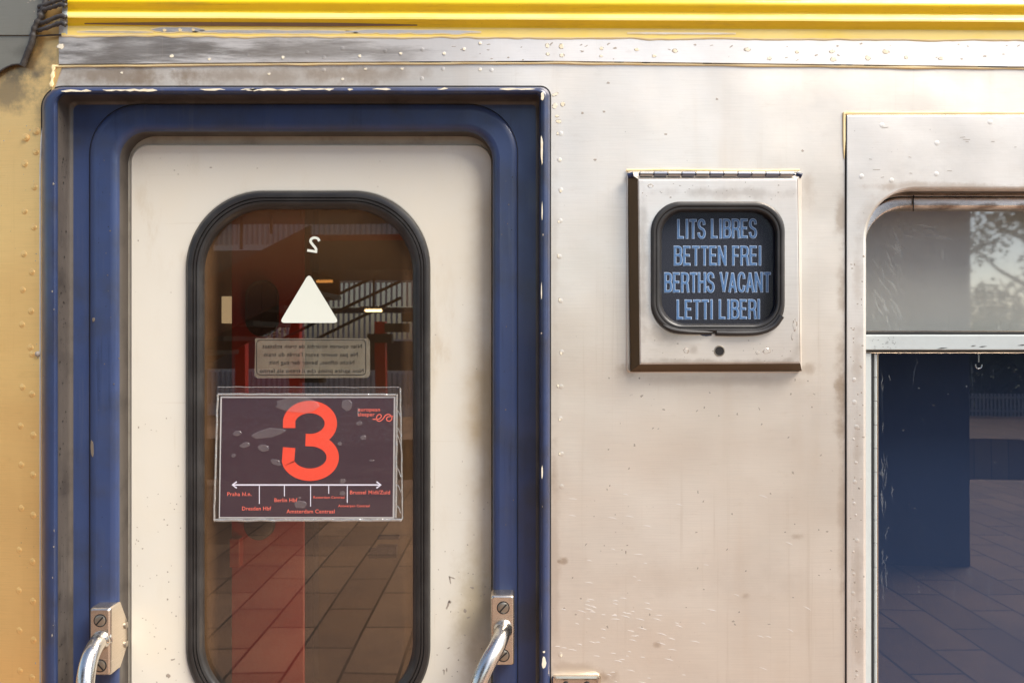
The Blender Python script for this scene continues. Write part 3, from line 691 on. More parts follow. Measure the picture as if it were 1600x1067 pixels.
for px, py in riv:
    c = TW(px, py, 0.001); q = taper(px, 0.001)
    mb.dome(px, py, 6.0, q, 0.0007, 0, steps=4); mb.dome(px + .4, py, 3.2, q + 0.0005, 0.0006, 0)
for _ in range(70):
    px, py = random.uniform(-5, 60), random.uniform(180, 1067); mb.flake(px, py, random.uniform(.6, 2), random.uniform(.5, 1.2), taper(px, 0.001), 1, .4, random.uniform(0, 3), h=0.0001)
mb.dome(59, 553, 4.5, 0.002, 0.003, 1)
mb.build('end_panel', [M['steel_warm_reflection'], M['smudge'], M['steel_strip']], car, 30)
mb = MB(); mb.poly([W(*p, q) for p, q in (((62.5,BOT),0.001),((66,BOT),-0.02),((66,260),-0.02),((68,205),-0.02),((76,150),-0.02),((74,150),0.001),((66,205),0.001),((62.5,260),0.001))])
mb.build('frame_gap', M['black'], car)
mb = MB()
mb.poly([TW(*p, 0.0065) for p in ((-900,-150),(82,-150),(72,0),(62,30),(50,55),(-900,54))])
mb.poly([TW(*p, 0.0045) for p in ((-900,55.4),(50,56.5),(37,101),(18,103),(4,110),(-14,122),(-40,145),(-900,160))])
for pts in (((-900,54),(50,55)),): mb.poly([TW(-900,54,.0065), TW(50,55,.0065), TW(50,56,.004), TW(-900,55.4,.004)])
for _ in range(26): 
    px, py = random.uniform(0, 60), random.uniform(0, 50); mb.flake(px, py, random.uniform(.6, 1.6), random.uniform(.5, 1.2), taper(px, 0.0065), 1, .4, h=0.0001)
mb.build('corner_panel', [M['corner'], M['smudge']], car, 30)
mb = MB()
pts = catmull([TW(84,-80,.008), TW(72,0,.008), TW(64,26,.008), TW(54,46,.008), TW(50,66,.007), TW(42,86,.006), TW(35.5,104,.005)], 7)
mb.tube(pts, [S*(4.6 + 1.6*mnoise.noise((i*.55, 3, 3))) for i in range(len(pts))], 9, 0)
pts = catmull([TW(36,101,.005), TW(22,101.5,.005), TW(8,107,.005), TW(-6,117,.005), TW(-40,144,.005)], 6)
mb.tube(pts, [S*(1.5 + .5*mnoise.noise((i*.5, 8, 3))) for i in range(len(pts))], 8, 0)
pts = [TW(50,57,.006), TW(64,56.5,.006), TW(80,55.5,.006), TW(95,55,.006)]
mb.tube(pts, S*1.4, 8, 0); mb.build('sealant_bead', M['rubber_old'], car, 60)

# --- blue door frame
fr = empty('door_frame', (0, 0, 0), car)
B = 1900
mb = MB()
lr = lambda a, b: (a, b, 6, 6)
mb.loft([(65.5,136,860,B,lr(34,16),-0.004), (66,136.5,859,B,lr(33,15),0.006), (68.5,137.2,858,B,lr(31,14),0.0135), (73,139,855,B,lr(29,13),0.0195),
         (79,141.8,851,B,lr(26,11),0.0222), (84.5,144,847.5,B,lr(22,9),0.0215), (88.5,146.6,844.5,B,lr(18,7),0.018), (90.5,148.3,843,B,lr(15,6),0.012)])
for x0, x1, y in ((95,143,142.5),(160,246,141.5),(312,352,140.5),(380,402,141),(376,440,140.7),(430,470,141.2),(462,522,139.8),(543,552,140),(582,611,139.8),(683,700,139.4),(780,836,139.5)):
    n = max(3, int((x1-x0)/7)); pts = [(x0 + (x1-x0)*i/n, y + random.uniform(-.8, .8) - 0.3) for i in range(n+1)]
    wd = [0.3] + [random.uniform(1.2, 4.0) for _ in range(n-1)] + [0.3]; stroke(mb, pts, wd, 0.0226, 1)
for px, py, rx, ry in ((847.5,151,2.4,6),(846.5,234,1.7,19),(850,1035,3.0,8),(850,1018,1.6,1.6),(847,738,1,10),(847,330,.8,14),(846,455,.7,12)): mb.flake(px, py, rx, ry, 0.0222, 1, .18)
for _ in range(12): mb.flake(random.choice((83, 84, 847)) + random.uniform(-2, 2), random.uniform(200, 1067), random.uniform(.4, 1), random.uniform(.4, 2.2), 0.0222, 2, .4, h=0.0001)
mb.build('outer_lip', [M['blue_lip'], M['cream_chip'], M['smudge']], fr, 50)
mb = MB(); mb.loft([(63.8,134.2,861.2,B,lr(35,17),0.0006), (66.5,137,858.5,B,lr(33,15),0.0006)]); mb.build('frame_sealant', M['seamgap'], fr, 0)
# channel wall behind the lip, then the flat channel floor
mb = MB()
mb.loft([(90.5,148.3,843,B,lr(15,6),0.012,0.012), (90.8,148.6,842.7,B,lr(14,6),-0.014,0.012), (92.5,150,841.5,B,lr(12,6),-0.0205,0.012), (96,154,838,B,lr(10,6),-0.0222,0.012)])
for _ in range(110):
    py = random.uniform(180, 1067); u = random.random(); dd = 0.010 - 0.022*u
    c = Vector(W(90.9, py, dd, 0.012)) ; r_ = random.uniform(.0006, .0018)*random.choice((.6, 1))
    mb.rings([[c + Vector((0.0004, r_*math.cos(a)*1.0, r_*math.sin(a))) for a in [i*math.pi/4 for i in range(8)]]] , 1, True, False, True)
mb.build('channel_wall', [M['grimy'], M['black']], fr, 60)
mb = MB()
mb.loft([(110,160,838,B,8,-0.0222), (140,166,810,B,70,-0.0222), (146,170,803,B,70,-0.0222)])
mb.build('channel_floor', M['blue'], fr, 60)
# inner ring round the door opening
mb = MB()
RR = lambda q: (q, q, 6, 6)
mb.loft([(140.5,163.5,808.5,B,RR(78),-0.0224), (140.8,163.8,808.2,B,RR(78),-0.0192), (142.2,165,807,B,RR(77),-0.0176), (150,172,800,B,RR(70),-0.0168),
         (172,194,781,B,RR(54),-0.0168), (179,199.5,775.5,B,RR(50),-0.0176), (184,203.5,772,B,RR(47),-0.0205), (187,206,770,B,RR(45),-0.0262)])
for px, py, rx, ry in ((146,500,2,3),(172,361,1.2,1.2),(178,600,1,1),(144,700,2,11),(186,560,.8,1.2),(168,430,1,1),(795,320,1,1),(793,350,.7,1),(790,640,1,1)): mb.flake(px, py, rx, ry, -0.0166, 1, .3)
for _ in range(40): mb.flake(random.choice((random.uniform(146, 176), random.uniform(782, 803))), random.uniform(240, 1067), random.uniform(.3, .9), random.uniform(.3, .9), -0.0168, random.choice((1, 2)), .3, h=0.0001)
mb.build('inner_ring', [M['blue'], M['scuff'], M['black']], fr, 60)
mb = MB()
mb.loft([(187,206,770,B,RR(45),-0.0262,-0.0262), (187.4,206.4,769.6,B,RR(44.6),-0.046,-0.0262), (187.4,206.4,769.6,B,RR(44.6),-0.07,-0.0262)])
mb.build('inner_return', M['grimy'], fr, 60)
mb = MB()
mb.loft([(139.4,162.4,809.6,B,RR(79),-0.0215), (141.2,164.2,807.8,B,RR(77),-0.0205)])
mb.build('ring_joint', M['black'], fr, 60)

# --- cream door leaf
dr = empty('door', (0, 0, 0), car)
GD = -0.058
mb = MB()
mb.loft([(185,204,790,B,RR(30),-0.0545), (204,226,768.8,B,RR(28),-0.0545), (204.5,226.6,768.4,B,RR(28),-0.0512), (206,228,767.4,B,RR(27),-0.0500),
         (289,297,673,1131,121,-0.0500), (294,302,668,1126,117,-0.0520)], ms=[1,0,0,0,0])
for px, py, rx, ry in ((329,262,2,1),(216,376,1,1),(700,945,1.6,8),(703,940,2.6,2),(727,954,2,2.6),(732,964,3,1),(703,905,1,5),(706,902,4,1),(738,918,3,1.4),(701,1012,2.4,1),(263,1055,2.6,3),(262,936,1.2,1.4),(275,962,1,1),(270,1030,3,1),(694,1049,1.2,4),(698,1046,1,3),(228,968,.8,.8),(740,1058,1.6,4)):
    mb.flake(px, py, rx, ry, -0.0499, 2, .4, random.uniform(-.4, .4), h=0.00015)
for _ in range(90):
    px = random.choice((random.uniform(208, 288), random.uniform(676, 764))); py = 1067 - abs(random.gauss(0, 230))
    mb.flake(px, py, random.uniform(.4, 1.2), random.uniform(.4, 1.2), -0.0499, 2, .4, h=0.0001)
mb.build('door_leaf', [M['cream'], M['cream_edge'], M['smudge']], dr, 40)
mb = MB()
sl = []
for o, d in ((-0.5,-.0502),(0.2,-.0455),(2.5,-.0415),(6,-.0400),(9.6,-.0402),(10.6,-.0425),(11.6,-.0404),(14.4,-.0406),(15.4,-.0428),(16.4,-.0408),(18.5,-.0412),(20.5,-.0422),(24,-.0460),(27,-.0520),(29,-.0590)):
    ro = o * (27.0/29)                                              # the right side shows a little narrower
    sl.append((291+o, 299+o, 672-ro, 1130-o, 120-o*.72, d))
mb.loft(sl, n=22)
mb.build('window_seal', M['rubber'], dr, 24)
mb = MB(); mb.loft([(310,318,655,1112,100,GD-.005), (310,318,655,1112,100,GD)], cap=True, n=22)
mb.poly([W(x, y, GD-.005) for x, y in reversed(rrect(310,318,655,1112,100,22))])
mb.build('window_pane', M['pane_door'], dr, 40)
# marks on the pane
DD = GD + 0.0006
mb = MB(); mb.loft([(0,0,1,1,.1,DD)] , n=1) if False else None
def rpoly(pts, r, n=5):
    out = []; N = len(pts)
    for i in range(N):
        p0, p, p1 = Vector(pts[i-1]), Vector(pts[i]), Vector(pts[(i+1) % N])
        a = p + (p0-p).normalized()*r; b = p + (p1-p).normalized()*r
        for k in range(n+1):
            t_ = k/n; out.append(a*(1-t_)**2 + p*2*t_*(1-t_) + b*t_**2)
    return [(q.x, q.y) for q in out]
tri = rpoly([(482.8,427),(436.5,504.5),(530,504.5)], 9)
mb.poly([W(x, y, DD) for x, y in tri[::-1]]); mb.build('triangle_sticker', M['white_mark'], dr, 0)
mb = MB()
pts = catmull([(481.5,379,0),(482,374.5,0),(487,371.5,0),(493,372.5,0),(497.5,376,0)][::-1], 6)
two = catmull([(499,377,0),(496.5,373,0),(491,371.6,0),(486.6,373.6,0),(485.4,377.6,0),(488.6,382.4,0),(492.6,387.2,0),(494.6,391.2,0)], 6)
stroke(mb, [(p.x, p.y) for p in two], 4.0, DD); stroke(mb, [(495.6,393.6),(480,391.2)], 4.0, DD+.0001)
mb.build('mirrored_numeral', M['white_mark'], dr, 0)
mb = MB()
pts = rrect(398,528,578,590,5,5)
mb.poly([W(x + random.uniform(-1.2, 1.2), y + random.uniform(-1.2, 1.2), DD) for x, y in pts][::-1])
mb.build('notice_film', M['notice'], dr, 0)
mb = MB()
ID = DD + 0.0005
text_mb(mb, 'Niet openen voordat de trein stilstaat', 410, 565.5, 543.8, 6.6, ID, mirror=True, bold=.0)
text_mb(mb, "Ne pas ouvrir avant l'arrêt du train", 413, 559, 556.8, 6.6, ID, mirror=True, bold=.0)
text_mb(mb, 'Nicht öffnen, bevor der zug hält', 420.5, 553.5, 569.2, 6.6, ID, mirror=True, bold=.0)
text_mb(mb, 'Non aprire prima che il treno sia fermo', 406, 568, 582.2, 6.6, ID, mirror=True, bold=.0)
fp = rrect(401,531,571.5,585.6,6,5); stroke(mb, fp + fp[:1], 0.9, ID)
mb.build('notice_lettering', M['ink'], dr, 0)

mb = MB(); mb.pbox(576, 860, 588, 873, -.080, -.10, 0, 1); mb.pbox(588, 854, 619, 872, -.082, -.10, 0, 1); mb.pbox(590, 839, 622, 843, -.082, -.10, 0, .6)
mb.tube([W(612, 862, -.078), W(612, 862, -.09)], 6*S, 14); mb.build('inner_lock', M['window_dark'], dr, 40)
# --- handrails beside the door
def screw(cx, cy, r, d, ang, parent):
    mb = MB(); c = Vector(W(cx, cy, d)); q = r*S
    mb.rings([[c + Vector((q*k*math.cos(a), y, q*k*math.sin(a))) for a in [i*2*math.pi/20 for i in range(20)]] for k, y in ((1.08, 0.0002), (1.08, -0.0004), (0.98, -0.0004), (0.92, 0.0000), (0.90, -0.0006), (0.80, -0.0012), (0.5, -0.0016), (0.05, -0.0018))], 0, True, False, True,
             ms=[1, 1, 1, 1, 0, 0, 0])
    u = Vector((math.cos(ang), 0, math.sin(ang))); v = Vector((-math.sin(ang), 0, math.cos(ang)))
    L, wd = q*0.86, q*0.13
    mb.poly([c + Vector((0, -0.00195, 0)) + u*a*L + v*b*wd for a, b in ((-1,-1),(1,-1),(1,1),(-1,1))], 1)
    return mb.build('screw', [M['screw'], M['black']], parent, 40)
def handrail(x0, y0, x1, y1, gx, gy, lean, flange, name_label):
    h = empty('handrail', (0, 0, 0), car); h['label'] = name_label
    F = 0.012
    for dy in (0, 640):
        mb = MB()
        mb.loft([(x0-.4,y0-.4+dy,x1+.4,y1+.4+dy,4,-0.0168,F), (x0-.2,y0-.2+dy,x1+.2,y1+.2+dy,4,F-.006,F), (x0+.8,y0+.8+dy,x1-.8,y1-.8+dy,3.6,F-.002,F), (x0+3,y0+3+dy,x1-3,y1-3+dy,3,F,F)], cap=True, n=5)
        if flange:
            c = [W(188.2, y0-1+dy, -0.0150), W(188.2, y1-9+dy, -0.0150)]
            x_ = W(187.4, 0, -0.0262)[0] + 0.0006
            zt = lambda py, d=-.03: W(0, py+dy, d)[2]
            e0, e1 = 533.5+(y0-533.5)*.976, 533.5+(y1-533.5)*.976
            P = [(-0.0168, e0), (-0.0168, e1), (0.022, e1-2), (0.044, 1010), (0.046, 1004), (0.046, 974), (0.044, 968), (0.022, e0)]
            A = [(x_, (0.0165 if k < 2 else yy), zt(py, -(yy if k >= 2 else .0165))) for k, (yy, py) in enumerate(P)]
            Bv = [(x + 0.0022, y, z) for x, y, z in A]
            mb.rings([A, Bv], 0, True, True, True)
            for py in (976.5, 1005.5):
                cc = Vector((x_ + 0.0022, 0.0405, zt(py, -.0405)))
                mb.rings([[cc + Vector((hh, q*math.cos(a), q*math.sin(a))) for a in [i*math.pi/6 for i in range(12)]] for q, hh in ((0.0062, 0), (0.0058, 0.002), (0.004, 0.0032), (0.0012, 0.0034))], 1, True, False, True)
        mb.build('bracket', [M['bracket'], M['screw']], h, 40)
        if dy == 0:
            screw((x0+x1)/2+1, y0+19, 9.3, F, R(48), h); screw((x0+x1)/2+1, y1-16.5, 9.3, F, R(-48 if flange else 42), h)
    gx_w = W(gx, gy, F)[0]; lw_ = lean*S
    zz = lambda py: W(0, py, F)[2]
    top = [(gx_w, -F+.004, zz(gy)), (gx_w + lw_*.05, -F-.016, zz(gy+3)), (gx_w + lw_*.22, -F-.036, zz(gy+14)), (gx_w + lw_*.55, -F-.053, zz(gy+34)), (gx_w + lw_*.85, -F-.062, zz(gy+62)), (gx_w + lw_, -F-.066, zz(gy+100)), (gx_w + lw_, -F-.067, zz(gy+200))]
    bot = [(x, y, 2*zz(gy+320) - z) for x, y, z in reversed(top)]
    pts = catmull(top + bot, 8)
    rad = [0.0185 if i == 0 else 0.016 if i < 4 else 0.0138 for i in range(len(pts))]
    mb = MB(); mb.tube(pts, rad, 24); mb.build('grip_bar', M['bright'], h, 60)
handrail(139, 950, 172, 1056, 157, 1000, 10, True, 'left steel handrail with side flange')
handrail(767, 930, 803.5, 1040, 786, 983, -42, False, 'right steel handrail with two slotted screws')

# --- plate cut by the lower edge of the picture
pl = empty('latch_plate', (0, 0, 0), car)
mb = MB(); mb.loft([(862.5,1054.5,938.5,1130,5,0.0), (862,1054,939,1130,5,0.004), (864,1056,937,1128,5,0.0105), (867,1059.5,934,1125,4,0.0115), (869,1062,932,1122,3,0.0090)], cap=True, n=5)
mb.build('plate', M['bracket'], pl, 40)
for x in (884, 917):
    mb = MB(); mb.dome(x, 1068, 4.6, 0.009, 0.0014); mb.build('rivet', M['black'], pl)

# --- destination box
bx = empty('destination_box', (0, 0, 0), car)
H = 0.024
mb = MB()
mb.loft([(979,267,1252.5,582,7,0.0), (979.5,267.5,1252.5,581.5,7,0.003), (981,269,1252.5,580.5,6,0.005)], 0, n=5)
ids = []
def q(p): return W(*p)
o_ = [(981,269,.005),(1252.5,270.5,.005),(1253,579.5,.005),(985,581,.005)]
i_ = [(996.5,279.5,H),(1246.5,279,H),(1250.5,568,H),(999.5,569.5,H)]
def lerp(a, b, t_): return tuple(a[k] + (b[k]-a[k])*t_ for k in range(3))
for k, mm in ((0, 0), (1, 0), (2, 1), (3, 1)):  # bottom and left faces take the painted shade
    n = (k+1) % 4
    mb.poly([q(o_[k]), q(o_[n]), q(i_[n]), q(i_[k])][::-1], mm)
mb.build('bevel', [M['box_face'], M['box_bevel_shade']], bx, 20)
mb = MB()
def quadring(t_, d): 
    cx = sum(p[0] for p in i_)/4; cy = sum(p[1] for p in i_)/4
    P = [(p[0] + (cx-p[0])*t_, p[1] + (cy-p[1])*t_) for p in i_]
    n = 14; out = []
    for (ax, ay), (bx_, by), in zip(P, P[1:] + P[:1]):
        pass
    for j, (cx_, cy_) in enumerate(P):
        a = P[j-1]; b = P[(j+1) % 4]
        for k in range(n+1):
            u = (k/n - .5)
            if u < 0: v = (cx_ + (a[0]-cx_)*(-u)*.02, cy_ + (a[1]-cy_)*(-u)*.02)
            else: v = (cx_ + (b[0]-cx_)*u*.02, cy_ + (b[1]-cy_)*u*.02)
            out.append(v)
    return [W(x, y, d) for x, y in out]
ring0 = quadring(0, H-.0008); ring1 = quadring(0.018, H)
hole = [W(x, y, H) for x, y in rrect(1017,316,1226,522,46)]
hole2 = [W(x, y, H-.006) for x, y in rrect(1019,318,1224,520,45)]
mb.rings([ring0, ring1, hole, hole2])
for px, py, rx, ry in ((1242,508,2.4,6),(1072,548,3,3),(1184,551,2.2,2.2),(1198,548,4,3.6),(1016,291,3.4,2),(1238,526,1,4),(1034,300,2,1)): mb.flake(px, py, rx*1.3, ry*1.3, H, 1, .3, h=.0001); mb.flake(px, py, rx, ry, H, 0, .3, h=.0004)
for _ in range(45):
    px, py = random.uniform(1002, 1245), random.choice((random.uniform(284, 312), random.uniform(528, 566))); mb.flake(px, py, random.uniform(.4, 1.4), random.uniform(.4, .9), H, 1, .4, h=.0001)
mb.build('front_plate', [M['box_face'], M['smudge']], bx, 30)
mb = MB()
c = Vector(W(1124, 548.5, H)); 
mb.rings([[c + Vector((r_*S*math.cos(a), y, r_*S*math.sin(a))) for a in [i*2*math.pi/20 for i in range(20)]] for r_, y in ((8.6, 0), (8.0, -.0008), (6.8, -.0008), (6.2, -.0002), (5.8, -.0003))], 0, True, False, True, ms=[0, 0, 1, 1])
mb.build('keyhole', [M['screw'], M['black']], bx, 40)
mb = MB(); n = 11
for k in range(n):
    x0 = 1000 + 240*k/n; x1 = 1000 + 240*(k+1)/n - 2.2
    mb.tube([W(x, 272.4 + .6*(x-1120)/240, 0.0205) for x in (x0, x1)], 4.4*S, 12, 0 if k % 2 == 0 else 2)
mb.tube([W(998, 272.4, 0.0205), W(1242, 272.6, 0.0205)], 2.6*S, 8, 1)
for px in (984, 1247): mb.tube([W(px-3, 275 if px < 1000 else 272, 0.013), W(px+6, 272.5 if px < 1000 else 275, 0.016)], 4.2*S, 8, 1)
mb.build('hinge', [M['knuckle'], M['blue_lip'], M['knuckle_dark']], bx, 40)
mb = MB()
mb.tube([W(x, 266.2 - .8*math.sin((x-980)/270*math.pi*2), 0.003) for x in range(979, 1252, 6)], 1.9*S, 8, 0, squash=.7); mb.build('paint_bead', M['cream_rim'], bx)
mb = MB(); sl = []
for o, d in ((-1,H-.0006),(-.6,H+.003),(1.5,H+.0062),(4,H+.0068),(6.4,H+.0062),(7.2,H+.0046),(8,H+.0058),(10.5,H+.0056),(12.5,H+.0042),(14.5,H-.001),(16,H-.007)):
    sl.append((1018+o, 316+o, 1225.5-o*.9, 519-o*.85, 46-o*.6, d))
mb.loft(sl, n=14)
pts = catmull([W(1119,520,H+.004), W(1150,520.5,H+.005), W(1185,519,H+.005), W(1208,510,H+.005), W(1221,494,H+.005)], 7)
mb.tube(pts, [4.6*S]*len(pts), 10, 0)
pts = catmull([W(1036,508,H+.004), W(1050,515,H+.006), W(1075,518.5,H+.006), W(1112,519.5,H+.003)], 7)
mb.tube(pts, [2.2*S + 1.8*S*math.sin(i/len(pts)*3) for i in range(len(pts))], 10, 0)
mb.build('sign_seal', M['rubber'], bx, 24)
mb = MB(); mb.flake(1102, 522, 10, 3, H, 0, .2, 0.1); mb.build('blue_paint_patch', M['blue_lip'], bx)
mb = MB(); mb.loft([(1024,322,1220,514,40,H-.0085), (1024,322,1220,514,40,H-.0055)], cap=True); mb.build('sign_pane', M['pane_sign'], bx)
mb = MB(); mb.poly([W(x, y, H-.0125) for x, y in rrect(1022,320,1222,516,40)]); mb.build('sign_backing', M['sign_back'], bx, 0)
SD = H - .0122
GL = {'L': ([[(.10,0),(.10,1)], [(.10,.06),(.92,.06)]], .86), 'I': ([[(.5,0),(.5,1)]], .34), 'T': ([[(.5,0),(.5,1)], [(.0,.94),(1,.94)]], .92),
 'E': ([[(.10,0),(.10,1)], [(.10,.06),(.95,.06)], [(.10,.94),(.93,.94)], [(.10,.52),(.85,.52)]], .90), 'F': ([[(.10,0),(.10,1)], [(.10,.94),(.95,.94)], [(.10,.50),(.85,.50)]], .84),
 'N': ([[(.10,0),(.10,1)], [(.90,0),(.90,1)], [(.12,.96),(.88,.04)]], 1.0), 'H': ([[(.10,0),(.10,1)], [(.90,0),(.90,1)], [(.10,.52),(.90,.52)]], 1.0),
 'V': ([[(.06,1),(.5,.03)], [(.94,1),(.5,.03)]], 1.0), 'A': ([[(.06,0),(.5,.97)], [(.94,0),(.5,.97)], [(.22,.28),(.78,.28)]], 1.0),
 'B': ([[(.10,0),(.10,1)], ['c',(.10,.94),(.55,.94),(.80,.88),(.85,.74),(.80,.60),(.55,.53),(.10,.53)], ['c',(.50,.53),(.80,.48),(.90,.30),(.82,.12),(.55,.06),(.10,.06)]], 1.0),
 'R': ([[(.10,0),(.10,1)], ['c',(.10,.94),(.55,.94),(.82,.88),(.88,.72),(.82,.56),(.55,.48),(.10,.48)], ['c',(.60,.48),(.80,.40),(.85,.20),(.92,0)]], 1.0),
 'S': ([['c',(.86,.72),(.80,.88),(.52,.95),(.22,.90),(.12,.74),(.24,.58),(.52,.50),(.80,.42),(.90,.25),(.78,.09),(.50,.04),(.20,.10),(.09,.29)]], .96),
 'C': ([['c',(.88,.68),(.78,.89),(.52,.95),(.25,.87),(.12,.62),(.11,.36),(.24,.12),(.52,.05),(.78,.11),(.89,.33)]], 1.0)}
def sign_line(txt, x0, x1, base, cap, tl):
    ws = [(.45 if ch == ' ' else GL[ch][1]) for ch in txt]; gap = .20
    k = (x1-x0) / (sum(ws) + gap*(len(txt)-1)); x = x0; n = [0]
    for ch, w_ in zip(txt, ws):
        if ch != ' ':
            for sg in GL[ch][0]:
                P = [(x + u*w_*k if w_ > .4 else x + .5*w_*k, base - v*cap + (x-x0)*tl) for u, v in (sg[1:] if sg[0] == 'c' else sg)]
                if sg[0] == 'c': P = [(q_.x, q_.y) for q_ in catmull([(a_, b_, 0) for a_, b_ in P], 5)]
                n[0] += 1
                def ext(P, e):
                    P = [Vector((a_, b_)) for a_, b_ in P]; d0 = (P[0]-P[1]).normalized(); d1 = (P[-1]-P[-2]).normalized()
                    return [(P[0]+d0*e)[:]] + [p_[:] for p_ in P[1:-1]] + [(P[-1]+d1*e)[:]]
                stroke(lit, ext(P, .5), 4.3, SD + n[0]*.00001); stroke(mb, ext(P, -.5), 2.7, SD + .0005 + n[0]*.00001)
        x += (w_ + gap)*k
mb = MB(); lit = MB()
for s_, x0, x1, base, cap, tl in (('LITS LIBRES',1059,1182,373,30,-.008),('BETTEN FREI',1053.5,1189.5,415,30.5,-.002),('BERTHS VACANT',1038.5,1204,457,31,-.003),('LETTI LIBERI',1058,1187.5,499,30.5,-.006)):
    sign_line(s_, x0, x1, base, cap, tl)
lit.build('letter_outline', M['sign_light'], bx, 0); mb.build('lettering', M['sign_blue'], bx, 0)

# --- compartment window
wi = empty('compartment_window', (0, 0, 0), car)
mb = MB(); sl = []
for o, d in ((.4,-.030),(1.5,-.0345),(2.2,-.037),(3.5,-.0372),(4.2,-.043),(5,-.043),(5.6,-.035),(8,-.0312),(12,-.0305),(19,-.0302),(21.4,-.034),(22,-.043),(22.6,-.052)):
    sl.append((1344+o, 297+o, 2562-o, 1344-o, (82-o*.7, 61, 61, 61), d, 0.0))
mb.loft(sl, n=16, ms=[0,0,0,1,1,0,0,0,0,0,0,0])
mb.build('moulding', [M['moulding'], M['black']], wi, 40)
mb = MB(); c = Vector(W(1430, 318, -.030))
mb.tube([W(1427.5, 305.5, -.034), W(1427, 312, -.0285), W(1427, 324, -.0285), W(1427, 330, -.034)], 0.9*S, 6, 0)
mb.build('moulding_joint', M['black'], wi)
mb = MB(); mb.loft([(1326,310,2580,330,4,-.050),(1326,310,2580,334,4,-.050)], n=2)
TD = -.056
mb = MB(); mb.pbox(1326, 312, 2580, 524, TD, TD-.005); 
for k in range(46):
    px = 1362 + abs(random.gauss(0, 22)); py = random.uniform(350, 510); l = random.uniform(6, 26); a = random.uniform(.9, 1.5)
    if py < 362 + (px < 1380)*40: px += 30
    stroke(mb, [(px + l*math.cos(a)*u + 3*u*u, py + l*math.sin(a)*u) for u in (0, .3, .6, 1)], [.3, random.uniform(1, 4), random.uniform(1, 3), .2], TD+.0003+k*.00001, 1)
for k in range(16):
    px = random.uniform(1400, 1470); py = random.uniform(345, 375); l = random.uniform(10, 34)
    stroke(mb, [(px + l*u, py - 4*u + 9*u*u) for u in (0, .3, .6, 1)], [.3, random.uniform(1, 3.5), 1.5, .2], TD+.001+k*.00001, 1)
mb.build('upper_pane', [M['pane_top'], M['smear']], wi, 0)
mb = MB(); mb.pbox(1326, 546, 2580, 1370, TD-.006, TD-.011); 
for k in range(34):
    px = 1376 + abs(random.gauss(0, 7)); py = random.choice((random.uniform(690, 780), random.uniform(830, 930), random.uniform(560, 900))); l = random.uniform(8, 34)
    stroke(mb, [(px + random.uniform(-2, 2), py + l*u) for u in (0, .3, .6, 1)], [.2, random.uniform(.5, 2.6), random.uniform(.5, 1.6), .2], TD-.0055+k*.00001, 1)
for k in range(50):
    px, py = random.uniform(1376, 1600), random.uniform(556, 1067); mb.flake(px, py, random.uniform(.4, 1.3), random.uniform(.4, 1.3), TD-.0056, 1, .4)
mb.build('lower_pane', [M['pane_low'], M['smear']], wi, 0)
mb = MB(); mb.pbox(1326, 523.2, 2580, 546.8, TD+.010, TD-.018, 0, 1.2); 
mb.pbox(1326, 516.5, 2580, 518.6, TD+.002, TD-.002, 1); mb.pbox(1326, 549.2, 2580, 551.8, TD+.003, TD-.012, 1, .6)
mb.pbox(1326, 518.6, 2580, 523.2, TD+.001, TD-.018, 2); mb.pbox(1326, 546.8, 2580, 549.2, TD+.001, TD-.018, 2)
for px, py, l in ((1465,544,15),(1517,540.5,8),(1530,541.5,12),(1590,539,20)): stroke(mb, [(px, py+.6), (px+l*.4, py), (px+l, py-.8)], [.2, 1.6, .3], TD+.0104, 2)
for _ in range(24): mb.flake(random.uniform(1362, 1400), random.uniform(527, 545), .5, .4, TD+.0103, 2, .3, h=.0001)
mb.build('transom_bar', [M['window_alu'], M['bracket'], M['window_dark']], wi, 0)
mb = MB(); mb.pbox(1340, 552, 1361.5, 1370, TD+.004, TD-.004, 0, .8); mb.pbox(1361.5, 552, 1365, 1370, TD-.001, TD-.006, 1)
mb.build('sash_stile', [M['window_alu'], M['window_dark']], wi, 0)
mb = MB()
y = 553
while y < 1300:
    mb.tube([W(1367.6, y, TD-.001), W(1367.6, y+36.0, TD-.001)], 2.3*S, 10); y += 37
mb.build('segmented_gasket', M['window_alu'], wi, 40)
mb = MB(); mb.tube([W(1371.2, 552, TD-.002), W(1371.2, 1370, TD-.002)], 0.9*S, 8); mb.build('glazing_bead', M['bracket'], wi)
mb = MB(); mb.pbox(1310, 296, 2600, 534, -.105, -.110); mb.build('pale_blind', M['blind'], wi, 0)
mb = MB(); mb.pbox(1300, 534, 2610, 1400, -.20, -.205); mb.build('navy_blind', M['navy'], wi, 0)
mb = MB(); mb.pbox(1290, 527, 2620, 534, -.09, -.20); mb.build('blind_rail', M['window_dark'], wi, 0)
mb = MB(); mb.tube([W(1529, 552, -.075), W(1529, 566, -.075)], 1.2*S, 8)
mb.tube([W(1529 + 5*math.cos(a), 571 + 5*math.sin(a), -.075) for a in [R(k) for k in range(-20, 201, 20)]], 1.3*S, 8)
mb.build('blind_hook', M['bright'], wi, 60)

